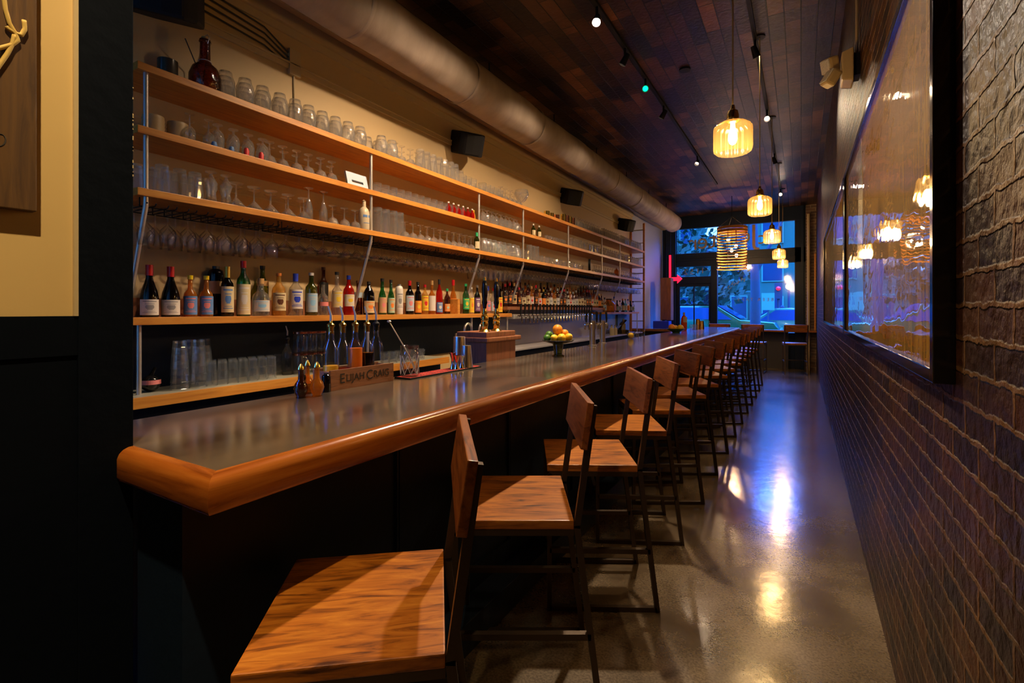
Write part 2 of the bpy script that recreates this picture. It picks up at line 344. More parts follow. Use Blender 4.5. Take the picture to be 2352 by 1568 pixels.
# entrance partition: navy corner post, cream field above a navy wainscot
struct('wall_partition', MB().box(XP-.12, XP, YB, .515, 1.485, ZC), 'cream')
struct('wall_partition_wainscot', MB().box(XP-.12, XP, YB, .515, 0, 1.48).box(XP, XP+.006, YB, .515, 1.385, 1.485).box(XP, XP+.004, YB, .515, 0, .14), 'navy_matte')
struct('trim_corner_post', MB().box(XP-.14, XP+.008, .515, YP, 0, ZC), 'navy_matte', bevel=.002)
tr = MB()
for k in range(20):                                          # chipped paint on the post edge
    z = 1.86+random.random()*.26; tr.box(XP+.005, XP+.0086, YP-.0022, YP+.0003, z, z+random.uniform(.002, .013))
struct('trim_chipped_paint', tr, 'cream_trim')
struct('trim_1', MB().box(XP, XP+.010, .506, .515, 1.485, ZC), 'cream_trim')
# picture rail, crown and panel beads on the back-bar wall
mb = MB()
for z0, z1, d in ((3.70, 3.80, .05), (3.64, 3.70, .02), (3.38, 3.42, .02), (3.42, 3.435, .03), (2.66, 2.675, .008), (2.32, 2.335, .008)):
    mb.box(XL, XL+d, .7, 11.4, z0, z1)
struct('trim_2', mb, 'cream_trim', bevel=.004)
struct('trim_3', MB().prism([(XL, 3.80), (XL+.10, 3.80), (XL+.16, 3.86), (XL+.26, 3.98), (XL+.32, ZC), (XL, ZC)], .7, YW, 'Y'), 'backwall')

# window wall
mb = MB(); y0, y1 = YW, YW+.12
Z1, Z2, Z3, Z4 = 3.79, 3.10, 2.72, 2.44
xa, xb, xc, xd = -3.07, -2.14, -1.975, -.14
def fr(x0, x1, z0, z1, d=0): mb.box(x0, x1, y0-d, y1, z0, z1)
fr(XL, xa, 0, ZC); fr(XL, .10, Z1, ZC); fr(xa, .10, Z3, Z2); fr(xb, xc, 0, Z3, .03); fr(xd, .10, 0, Z1, .0); fr(.0, .06, 0, ZC, .04)
fr(xa, xb, 2.24, Z4); fr(xc, xd, .0, .92); fr(xa, XL+.1, 0, ZC, .05); fr(xa, xd, 2.88, 2.94, .03)
struct('wall_front', mb, 'navy_frame', bevel=.006)
struct('wall_front_brick', MB().box(.10, XR, YW-.02, YW+.12, 0, ZC), 'brick_far')
struct('trim_4', MB().box(XR-.05, XR-.015, YW-.16, YW-.1, 1.0, 2.9), 'shelf_wood')
tag(MB().tube([(.16, YW-.1, 0), (.16, YW-.1, 3.9)], .035, 12).build('pipe', 'cream_trim', smooth=True), 'pale vertical pipe beside the front window frame', 'pipe')
for i, (x0, x1, z0, z1) in enumerate(((xa, xd, Z2, Z1), (xa, xb, Z4, Z3), (xc, xd, .92, Z3))):
    struct('window_%d' % (i+1), MB().box(x0, x1, YW+.05, YW+.056, z0, z1), 'window_glass')
dr = bpy.data.objects.new('door_1', None); COL.objects.link(dr); dr['kind'] = 'structure'; dr.location = (xa, YW+.03, 0)
mb = MB(); W_ = xb-xa; mb.box(0, .10, 0, .05, 0, 2.24).box(W_-.06, W_, 0, .05, 0, 2.24).box(.1, W_-.06, 0, .05, 0, .75).box(.1, W_-.06, 0, .05, 2.16, 2.24)
mb.box(W_/2, W_/2+.03, .01, .04, .75, 2.16).box(.1, W_-.06, .01, .04, 1.62, 1.65)
mb.build('door_frame', 'navy_frame', dr); MB().box(.1, W_-.06, .02, .026, .75, 2.16).build('door_pane', 'window_glass', dr)
MB().tube([(W_-.03, -.03, 1.0), (W_-.03, -.03, 1.2)], .012).build('door_handle', 'brass', dr)
# gilt lettering on the panes, written to be read from the street
fr_ = thing('window_lettering', 'gilt letters painted across the top window pane, seen from behind', 'lettering', (0, YW+.046, 0))
yl = 0
for ch, px, py, sz in (('r', 1592, 558, .62), ('e', 1613, 555, .62), ('t', 1637, 551, .68), ('c', 1712, 540, .6), ('J', 1731, 540, .75), ('c', 1750, 546, .5), ('v', 1780, 532, .35), ('l', 1793, 540, .62)):
    text('letter', ch, sz, 'gold_paint', fr_, (X_at(px, YW), yl, Z_at(py, X_at(px, YW), YW)), (PI/2, 0, PI), .002)
l2 = thing('window_lettering', 'small arched gilt word MENU on the big front pane, seen reversed', 'lettering', (0, YW+.046, 0))
for ch, px, py, r in (('M', 1706, 643, -14), ('E', 1694, 648, -24), ('N', 1684, 652, -34), ('U', 1675, 660, -42)):
    text('letter', ch, .14, 'gold_paint', l2, (X_at(px, YW), yl, Z_at(py, X_at(px, YW), YW)), (PI/2, math.radians(r), PI), .002)
l3 = thing('window_lettering', 'straight line of gilt capitals BEER TAPS low on the front pane, seen reversed', 'lettering', (0, YW+.046, 0))
for ch, px in zip('SPATREEB', (1696, 1706, 1716, 1726, 1743, 1753.5, 1764, 1774)):
    text('letter', ch, .12, 'gold_paint', l3, (X_at(px, YW), yl, Z_at(688, X_at(px, YW), YW)), (PI/2, 0, PI), .002)
l4 = thing('window_lettering', 'faded gilt street number on the small pane above the door', 'lettering', (0, YW+.046, 0))
for ch, px, py in (('2', 1575, 625), ('5', 1588, 624), ('1', 1602, 623), ('1', 1613, 622)):
    text('letter', ch, .22, 'gold_paint', l4, (X_at(px, YW), yl, Z_at(py, X_at(px, YW), YW)), (PI/2, 0, PI), .002)

# ------------------------------------------------------------------ street outside
tag(MB().box(-30, 30, YW+.2, 60, -.12, -.02).build('street', 'street'), 'dark asphalt street outside the front window', 'street')['kind'] = 'structure'
tag(MB().box(-30, 30, YW+.2, 17.2, -.02, .02).build('sidewalk', 'pavement'), 'pale sidewalk just outside the window', 'sidewalk')['kind'] = 'structure'
def building(x0, x1, y, h, wall, label, cols, rows, lit=()):
    t = thing('building', label, 'building', (x0, y, 0)); W = x1-x0
    MB().box(0, W, 0, 6, 0, h).build('wall', wall, t); MB().box(-.1, W+.1, -.3, 0, h-.4, h).build('cornice', 'facade_trim', t)
    k = 0
    for r in range(rows):
        for c in range(cols):
            cx = W*(c+.5)/cols; cz = 1.0+r*(h-1.2)/rows; ww = W/cols*.27; hh = (h-1.2)/rows*.55
            f = MB().box(cx-ww-.08, cx+ww+.08, -.06, .02, cz-.08, cz+hh+.08).build('window', 'facade_trim', t)
            MB().box(cx-ww, cx+ww, -.08, -.06, cz, cz+hh).build('pane', 'window_lit' if k in lit else 'window_dark', f); k += 1
building(-16, -7.5, 33, 9, 'facade_b', 'dim blue row house beyond the tree across the street', 4, 3, (5,))
building(-7.3, -2.6, 34, 11, 'facade_a', 'tall house with pale window trim across the street', 3, 4, (4, 7))
building(-2.4, 3.2, 33, 8, 'facade_c', 'pale blue house at the right of the street view', 3, 3, (4,))
building(3.4, 12, 35, 10, 'facade_b', 'dim house far right across the street', 4, 3)
def tree(x, y, h, r, label, seed, trunk=.2, low=.25):
    rd = random.Random(seed); t = thing('tree', label, 'tree', (x, y, 0))
    MB().tube([(0, 0, 0), (.05, .05, h*.35), (-.05, 0, h*.6), (.1, 0, h*.85)], [trunk, trunk*.8, trunk*.55, .05], 8).build('trunk', 'bark', t, smooth=True)
    mb = MB()
    for i in range(900):
        u, v, w_ = rd.gauss(0, 1), rd.gauss(0, 1), rd.gauss(0, 1); q = (u*u+v*v+w_*w_)**.5; k = rd.random()**.4
        c = Vector((u/q*r*k, v/q*r*k, h*(1+low)/2+w_/q*h*(1-low)/2*k)); s = rd.uniform(.10, .26)
        n1 = Vector((rd.gauss(0, 1), rd.gauss(0, 1), rd.gauss(0, 1))).normalized(); a = n1.orthogonal().normalized()*s; b2 = n1.cross(a).normalized()*s
        bi = len(mb.v); mb.v += [tuple(c-a), tuple(c+b2*.6), tuple(c+a), tuple(c-b2*.6)]; mb.f.append((bi, bi+1, bi+2, bi+3))
    mb.build('foliage', 'leaf', t)
tree(-3.7, 23.4, 5.0, 2.1, 'round dark leafy tree behind the green car outside', 3)
tree(-6.3, 27, 8.5, 3.0, 'leafy tree beyond the door panes outside', 5)
t = thing('tree', 'bare street tree trunk in front of the middle of the window', 'tree', (X_at(1735, 17.0), 17.0, .02))
MB().tube([(0, 0, 0), (0, 0, 2.0), (-.05, 0, 4.2)], [.17, .14, .11], 10).build('trunk', 'bark', t, smooth=True)
MB().tube([(0, 0, 2.6), (.5, .1, 3.7), (.9, .1, 4.6)], [.07, .05, .03], 6).tube([(0, 0, 3.1), (-.5, .1, 4.0), (-.8, 0, 4.9)], [.06, .04, .02], 6).tube([(-.05, 0, 4.1), (.1, 0, 5.0), (0, .1, 6.0)], [.09, .05, .02], 6).build('branch', 'bark', t, smooth=True)
def car(x, y, rz, s, paint, label):
    t = thing('car', label, 'car', (x, y, -.02), rz); 
    body = [(-2.2, .35), (-2.25, .75), (-2.1, .95), (-1.2, 1.02), (-.55, 1.45), (1.0, 1.48), (1.8, 1.02), (2.2, .92), (2.25, .4), (1.9, .3), (-1.9, .3)]
    MB().prism([(u*s, v*s) for u, v in body], -.85*s, .85*s, 'Y').build('body', paint, t, smooth=True, bevel=.05)
    gl = [(-1.0, 1.03), (-.5, 1.38), (.95, 1.40), (1.5, 1.03)]
    for yy in (-.86, .855): MB().prism([(u*s, v*s) for u, v in gl], yy*s, (yy+.01)*s, 'Y').build('side_window', 'car_glass', t)
    MB().bar((-1.22*s, 0, 1.06*s), (-.60*s, 0, 1.45*s), 1.45*s, .03).build('windscreen', 'car_glass', t)
    MB().bar((1.08*s, 0, 1.46*s), (1.76*s, 0, 1.07*s), 1.45*s, .03).build('rear_window', 'car_glass', t)
    for wx in (-1.4, 1.4):
        for wy in (-.8, .8):
            o = MB().lathe([(.001, -.1), (.2, -.1), (.34, -.08), (.34, .08), (.2, .1), (.001, .1)], 18).build('wheel', 'tyre', t, smooth=True)
            o.location = (wx*s, wy*s, .34*s); o.rotation_euler = (PI/2, 0, 0); o.scale = (s, s, s)
            h = MB().lathe([(.001, -.11), (.2, -.11), (.2, .11), (.001, .11)], 12).build('hubcap', 'steel', o)
    for wy in (-.6, .6):
        MB().box(2.2*s, 2.27*s, (wy-.15)*s, (wy+.15)*s, .72*s, .86*s).build('tail_lamp', 'tail_lamp', t)
        MB().box(-2.27*s, -2.2*s, (wy-.15)*s, (wy+.15)*s, .62*s, .76*s).build('headlamp', 'facade_trim', t)
car(-3.2, 19.3, PI, 1.16, 'car_green', 'teal green car parked outside behind the bar end')
car(-.30, 22.4, 0, 1.1, 'car_silver', 'silver blue car parked outside at the right of the window')
car(-8.5, 21, PI, 1.05, 'car_silver', 'pale car parked outside beyond the door')
def figure(px, y, label, shirt, h=1.72):
    x = X_at(px, y); t = thing('person', label, 'person', (x, y, -.02))
    mb = MB(); mb.tube([(-.1, 0, .02), (-.09, 0, .45), (-.08, 0, .9)], [.055, .065, .09], 8); mb.tube([(.1, 0, .02), (.09, .03, .45), (.08, 0, .9)], [.055, .065, .09], 8)
    mb.lathe([(.14, .85), (.17, .95), (.15, 1.1), (.19, 1.35), (.17, 1.44), (.06, 1.48), (.055, 1.55)], 12)
    mb.tube([(-.2, 0, 1.4), (-.25, .02, 1.12), (-.24, -.08, .88)], [.05, .042, .035], 8); mb.tube([(.2, 0, 1.4), (.25, .02, 1.12), (.24, -.08, .88)], [.05, .042, .035], 8)
    mb.ball((0, -.01, 1.64), .1, 12, 8, 1.15); mb.build('body', 'bark', t, smooth=True)
    MB().lathe([(.155, .88), (.185, .97), (.165, 1.1), (.205, 1.35), (.18, 1.45), (.07, 1.49)], 12).build('coat', shirt, t, smooth=True)
figure(1771, 26, 'person in a dark coat standing across the street', 'facade_b'); figure(1797, 27, 'person in a pale coat standing near the street lamp', 'facade_c')
t = thing('street_lamp', 'glowing globe street lamp outside the window edge', 'lamp', (X_at(1812, 24), 24, 0))
MB().tube([(0, 0, 0), (0, 0, 2.35)], .05).build('pole', 'bark', t); MB().ball((0, 0, 2.5), .13).build('globe', 'street_lamp', t, smooth=True)
t = thing('traffic_signal', 'red lit signal outside beyond the window', 'signal', (X_at(1788, 24.6), 24.6, 0))
MB().tube([(0, 0, 0), (0, 0, 2.4)], .05).box(-.15, .15, -.1, .1, 2.0, 2.7).build('post', 'bark', t); MB().ball((0, -.12, 2.45), .1).build('red_light', 'tail_lamp', t)
t = thing('street_sign', 'pale rectangular sign board on a post outside', 'sign', (X_at(1764, 21), 21, 0))
MB().tube([(0, .03, 0), (0, .03, 2.1)], .03).build('post', 'bark', t); MB().box(-.22, .22, -.01, .01, 1.5, 2.15).build('board', 'facade_trim', t)

# ------------------------------------------------------------------ the bar
ZB = 1.125; BX0, BX1, BY0, BY1 = -1.965, -1.178, .635, 11.6
bar = thing('bar_counter', 'long bar counter with grey top, rounded orange wood edge and navy panels', 'bar', (0, 0, 0))
MB().box(BX0, BX1, BY0, BY1, ZB-.045, ZB).build('bar_top', 'bar_top', bar)
prof = [(0, 0), (.012, -.001), (.024, -.006), (.033, -.015), (.038, -.028), (.038, -.078), (.034, -.087), (.028, -.09), (-.02, -.09), (-.02, -.001)]
def nose(name, mat, p0, p1, out, m0, m1):                   # edge moulding, mitred at its ends
    mb = MB(); n = len(prof); d = (Vector(p1)-Vector(p0)).normalized(); o = Vector(out)
    for p, mt in ((Vector(p0), m0), (Vector(p1), m1)):
        for u, v in prof: mb.v.append(tuple(p+o*u+Vector((0, 0, v))+d*u*mt))
    for i in range(n): j = (i+1) % n; mb.f.append((i, j, n+j, n+i))
    mb.f.append(tuple(range(n))); mb.f.append(tuple(n+i for i in range(n))); return mb.build(name, mat, bar, smooth=True)
nose('front_edge', 'bar_wood', (BX1, BY0, ZB), (BX1, BY1, ZB), (1, 0, 0), -1, 1)
nose('end_edge', 'bar_wood_x', (XP, BY0, ZB), (BX1, BY0, ZB), (0, -1, 0), 0, 1)
nose('far_edge', 'bar_wood_x', (BX0, BY1, ZB), (BX1, BY1, ZB), (0, 1, 0), 0, 1)
XF = -1.372
MB().box(-1.44, XF-.012, .80, BY1-.05, 0, ZB-.05).box(-1.9, -1.44, .66, .70, 0, ZB-.05).box(-1.44, XF-.012, .66, .80, 0, ZB-.05).box(-1.9, -1.44, BY1-.1, BY1-.05, 0, ZB-.05).build('front_panel', 'navy', bar)
mb = MB(); ys = [Y_at(917, XF)+k*.86 for k in range(0, 12)]
for y in ys: mb.box(XF-.012, XF, y-.012, y-.003, .25, ZB-.05).box(XF-.012, XF, y+.003, y+.012, .25, ZB-.05)
mb.box(XF-.012, XF, .80, BY1-.05, .14, .25).build('panel_trim', 'navy', bar)
MB().box(XF-.012, -1.247, .80, BY1-.05, 0, .14).build('foot_ledge', 'navy', bar, bevel=.004)
# under-bar work station behind the bar
tag(MB().box(-2.42, -1.98, .7, 11.3, .84, .88).box(-2.40, -2.0, .7, 11.3, .1, .84).build('steel_station', 'brushed'), 'low steel work station running behind the bar counter', 'work station')
# ------------------------------------------------------------------ bar stools
def make_stool(label):
    t = thing('bar_stool', label, 'stool', (0, 0, 0), 0, 'bar stools along the counter'); ZS = .73
    MB().box(-.225, .225, -.245, .245, ZS-.034, ZS).build('seat', 'seat_wood', t, bevel=.004)
    b_ = .023; zf = ZS-.034-b_/2
    MB().bar((-.215, -.232, zf), (.225, -.232, zf), b_).bar((-.215, .232, zf), (.225, .232, zf), b_).bar((-.212, -.23, zf), (-.212, .23, zf), b_).bar((.214, -.23, zf), (.214, .23, zf), b_).build('seat_frame', 'stool_steel', t)
    for y in (-.232, .232):
        MB().bar((-.212, y, 0), (-.212, y, zf), b_).build('leg', 'stool_steel', t)
        MB().bar((.325, y, 0), (.236, y, ZS-.02), b_).bar((.236, y, ZS-.03), (.30, y, 1.15), b_).build('leg', 'stool_steel', t)
        MB().bar((-.212, y, .012), (.32, y, .012), b_).build('floor_rail', 'stool_steel', t)
        MB().bar((-.212, y, .30), (.288, y, .30), b_).build('stretcher', 'stool_steel', t)
    MB().bar((-.212, -.23, .30), (-.212, .23, .30), b_).build('foot_rail', 'stool_steel', t)
    o = MB().box(-.032, -.006, -.25, .25, -.002, .172).build('backrest', 'back_wood', t, bevel=.003); o.location = (.280, 0, .988); o.rotation_euler = (0, math.radians(8.5), 0)
    for y in (-.232, .232): MB().tube([(.262+.018, y, 1.10), (.262+.034, y, 1.10)], .008, 6).build('bolt', 'black', t)
    return t
corner = [(-.687, .87, 39), (-.716, 1.66, 30.5), (-.698, 2.41, 29), (-.737, 3.19, 27), (-.732, 3.95, 31), (-.74, 4.72, 29), (-.74, 5.48, 30)]
ordn = ['nearest the camera, only its seat and back in view', 'second from the near end of the bar', 'third from the near end of the bar', 'fourth from the near end of the bar', 'fifth from the near end of the bar',
        'sixth from the near end of the bar', 'seventh from the near end of the bar', 'eighth from the near end, before the fruit bowl end', 'sixth from the far end of the bar', 'fifth from the far end of the bar', 'fourth from the far end of the bar',
        'third from the far end of the bar', 'second from the far end of the bar', 'last at the far end of the bar']
ordn[0] = 'at the near end, seat cropped by the picture edge'; ordn[7] = 'seventh from the far end of the bar'
proto = None
for k in range(14):
    cx, cy, r = corner[k] if k < 7 else (-.745, 5.48+.772*(k-6), 30+random.uniform(-2.5, 2.5))
    a = math.radians(r); c, s = math.cos(a), math.sin(a)
    loc = (cx-.225*c-.245*s, cy-.225*s+.245*c, 0)
    lab = 'wood and dark steel bar stool, '+ordn[k]
    if proto is None: proto = make_stool(lab); proto.location = loc; proto.rotation_euler = (0, 0, a)
    else: dup(proto, loc, a, lab)
dup(proto, (-.13, 13.35, 0), -PI/2+.12, 'bar stool facing the window ledge, next to the brick wall', 'stools at the window ledge')
dup(proto, (-.98, 13.3, 0), -PI/2-.08, 'bar stool facing the window ledge, partly behind the last bar stools', 'stools at the window ledge')
dup(proto, (-1.75, 13.4, 0), -PI/2, 'bar stool facing the window ledge, seen just above the far bar end', 'stools at the window ledge')
lg = thing('window_ledge', 'wooden ledge counter under the front window', 'ledge', (0, 0, 0))
MB().box(xc, XR, YW-.34, YW, .95, .995).build('ledge_top', 'bar_wood_x', lg, bevel=.004)
MB().box(xc, -.28, YW-.10, YW-.02, .0, .95).build('ledge_panel', 'panel_grey', lg)

# ------------------------------------------------------------------ back bar: hanging shelves
XS = -3.10; SH = [2.856, 2.509, 2.169]; SY0, SY1 = 1.256, 11.25
unit = thing('shelving_unit', 'three long honey-coloured wooden shelves held by thin metal poles', 'shelves', (0, 0, 0))
for z in SH: MB().box(XL, XS, SY0, SY1, z-.042, z).build('shelf_board', 'shelf_wood', unit, bevel=.003)
PY = [Y_at(p, XS) for p in (341, 858, 1105, 1206, 1309, 1386, 1427)]
for y in PY:
    for z0, z1 in ((SH[1], SH[0]-.042), (SH[2], SH[1]-.042)): MB().tube([(XS-.03, y, z0), (XS-.03, y, z1)], .0135, 10).build('pole', 'rod', unit, smooth=True)
    MB().tube([(XS-.03, y, SH[2]-.042), (XS-.032, y, SH[2]-.09), (-3.36, y, 1.459)], .0135, 10).build('brace', 'rod', unit, smooth=True)
for x in (XS-.02, XL+.03): MB().box(x-.02, x+.02, SY1, SY1+.04, 1.0, 3.5).build('end_post', 'shelf_wood', unit)
mb = MB()
for z in (1.25, 1.7, 2.0, 2.35, 2.7, 3.05, 3.35): mb.tube([(XL+.03, SY1+.02, z), (XS-.02, SY1+.02, z)], .012, 8)
mb.build('ladder_rung', 'rod', unit, smooth=True)
# bottle shelf and lower counter
XQ = -3.18; ZQ = 1.459; YQ1 = Y_at(1176, XQ)
bs = thing('bottle_shelf', 'long wooden bottle shelf at eye level on the back bar', 'shelf', (0, 0, 0))
MB().box(XL, XQ, .75, YQ1, ZQ-.043, ZQ).build('shelf_board', 'shelf_wood', bs, bevel=.002)
for px in (319, 844, 1083, 1165):
    y = Y_at(px, -3.22); MB().tube([(-3.22, y, 1.023), (-3.22, y, ZQ-.043)], .013, 10).build('pole', 'rod', bs, smooth=True)
MB().box(XL, XQ, Y_at(1054, XQ)-.02, Y_at(1054, XQ)+.02, ZQ, ZQ+.16).build('divider', 'shelf_wood', bs)
yc = Y_at(1031, -3.09)
ct = thing('back_counter', 'low back counter with grey-green top and pale wooden edge', 'counter', (0, 0, 0))
MB().box(XL+.014, -3.11, .75, yc, 1.005, 1.023).build('counter_top', 'counter_top', ct); MB().box(-3.11, -3.085, .75, yc, .965, 1.024).build('edge_strip', 'shelf_wood', ct)
MB().box(XL+.014, -3.2, .75, yc, 0, 1.005).build('cabinet_base', 'navy', ct)
struct('trim_5', MB().box(XL, XL+.012, .7, YQ1, 1.02, ZQ-.04), 'navy')
ct2 = thing('back_counter', 'second back counter section beyond the hand pump box', 'counter', (0, 0, 0))
MB().box(XL+.014, -3.05, yc+.75, 10.9, .99, 1.015).build('counter_top', 'steel_sheet', ct2, bevel=.003); MB().box(XL+.014, -3.12, yc+.75, 10.9, 0, .99).build('cabinet_base', 'navy', ct2)
tag(MB().box(XL+.002, XL+.012, YQ1+.02, 10.6, 1.015, 1.50).build('steel_splashback', 'steel_sheet'), 'brushed steel splashback behind the tap rail, reflecting blue light', 'splashback')
# raised steps with rows of whiskey bottles
YT0, YT1 = Y_at(1160, -3.25), Y_at(1388, -3.25)
tag(MB().box(XL, -3.22, YT0, YT1, 1.505, 1.545).box(XL, -3.36, YT0, YT1, 1.545, 1.60).build('stepped_shelf', 'cabinet_wood'), 'reddish stepped shelf under the rows of brown liquor bottles', 'shelf')
tap = thing('tap_rail', 'long steel tap rail with a row of faucets below the brown bottles', 'beer taps', (0, 0, 0))
ytr0, ytr1 = Y_at(1176, -3.2), Y_at(1352, -3.2)
MB().box(XL+.013, -3.17, ytr0, ytr1, 1.385, 1.445).build('rail', 'rail_steel', tap, bevel=.006)
nt = 24
for i in range(nt):
    y = ytr0+.08+(ytr1-ytr0-.16)*i/(nt-1)
    f = MB().tube([(-3.17, y, 1.425), (-3.11, y, 1.425), (-3.10, y, 1.41), (-3.095, y, 1.33)], [.012, .012, .011, .008], 6).build('faucet', 'chrome', tap, smooth=True)
    MB().tube([(-3.115, y, 1.43), (-3.115, y, 1.47), (-3.11, y, 1.585)], [.006, .011, .015], 8).build('tap_handle', 'black', f, smooth=True)

# ------------------------------------------------------------------ bottles
PR = {  # profile as (fraction of radius, fraction of height)
 'burg': [(.0, 0), (.96, 0), (1, .02), (1, .36), (.86, .50), (.50, .68), (.36, .76), (.35, 1.0), (.001, 1.0)],
 'bord': [(.0, 0), (.96, 0), (1, .02), (1, .60), (.90, .67), (.52, .74), (.38, .80), (.36, 1.0), (.001, 1.0)],
 'spir': [(.0, 0), (.96, 0), (1, .02), (1, .58), (.88, .66), (.55, .73), (.34, .80), (.32, 1.0), (.001, 1.0)],
 'squat': [(.0, 0), (.96, 0), (1, .03), (1, .48), (.85, .58), (.40, .66), (.34, .72), (.33, 1.0), (.001, 1.0)],
 'flask': [(.0, 0), (.86, 0), (.95, .06), (1, .3), (1, .5), (.9, .66), (.6, .78), (.30, .84), (.28, 1.0), (.001, 1.0)],
 'can': [(.0, 0), (.96, 0), (1, .02), (1, .84), (.86, .92), (.45, .95), (.40, 1.0), (.001, 1.0)],
 'beer': [(.0, 0), (.96, 0), (1, .02), (1, .42), (.8, .56), (.42, .70), (.36, 1.0), (.001, 1.0)],
}
BM = {}
def bottle_meshes(key, kind, r, h, glassm, lab, l2, cap, lz0, lz1, caph):
    if key in BM: return BM[key]
    body = MB().lathe([(max(u*r, .0005), v*h) for u, v in PR[kind]], 20).mesh('bottle_glass', glassm, 'all')
    pr = PR[kind]; nk = pr[-2][0]*r
    capm = MB().lathe([(nk+.0025, (1-caph)*h), (nk+.003, h+.002), (.0005, h+.003)], 14).mesh('bottle_cap', cap, True)
    labm = emb = None
    if lab:
        labm = MB().lathe([(r*1.012, lz0*h), (r*1.012, lz1*h)], 12, a0=-1.25, a1=1.25).mesh('bottle_label', lab, 'all')
        if l2:
            q0 = lz0+(lz1-lz0)*.32; q1 = lz0+(lz1-lz0)*.78
            L_ = lz1-lz0; mbe = MB(); z_ = lambda q: (lz0+L_*q)*h
            for za, zb2, aw in ((.84, .90, .75), (.70, .73, .5), (.14, .17, .8), (.22, .24, .6)): mbe.lathe([(r*1.02, z_(za)), (r*1.02, z_(zb2))], 8, a0=-aw, a1=aw)
            for zc_, aw in ((.34, .28), (.40, .40), (.46, .46), (.52, .46), (.58, .40)): mbe.lathe([(r*1.02, z_(zc_)), (r*1.02, z_(zc_+.06))], 6, a0=-aw, a1=aw)
            emb = mbe.mesh('label_print', l2, 'all')
    BM[key] = (body, capm, labm, emb); return BM[key]
def bottle(loc, label, kind='spir', r=.038, h=.30, glassm='amber_liquid', lab='lwhite', l2='lblack', cap='lblack', lz0=.12, lz1=.50, caph=.10, rz=-.35, group=None, name='liquor_bottle'):
    key = (kind, round(r, 4), round(h, 4), glassm, lab, l2, cap, lz0, lz1, caph)
    body, capm, labm, emb = bottle_meshes(key, kind, r, h, glassm, lab, l2, cap, lz0, lz1, caph)
    t = thing(name, label, 'bottle', loc, rz, group)
    for nm, me in (('bottle_body', body), ('bottle_cap', capm), ('bottle_label', labm)):
        if me:
            o = bpy.data.objects.new(nm, me); COL.objects.link(o); o.parent = t
            if nm == 'bottle_label' and emb:
                e = bpy.data.objects.new('label_print', emb); COL.objects.link(e); e.parent = o
    return t
XBT = -3.30
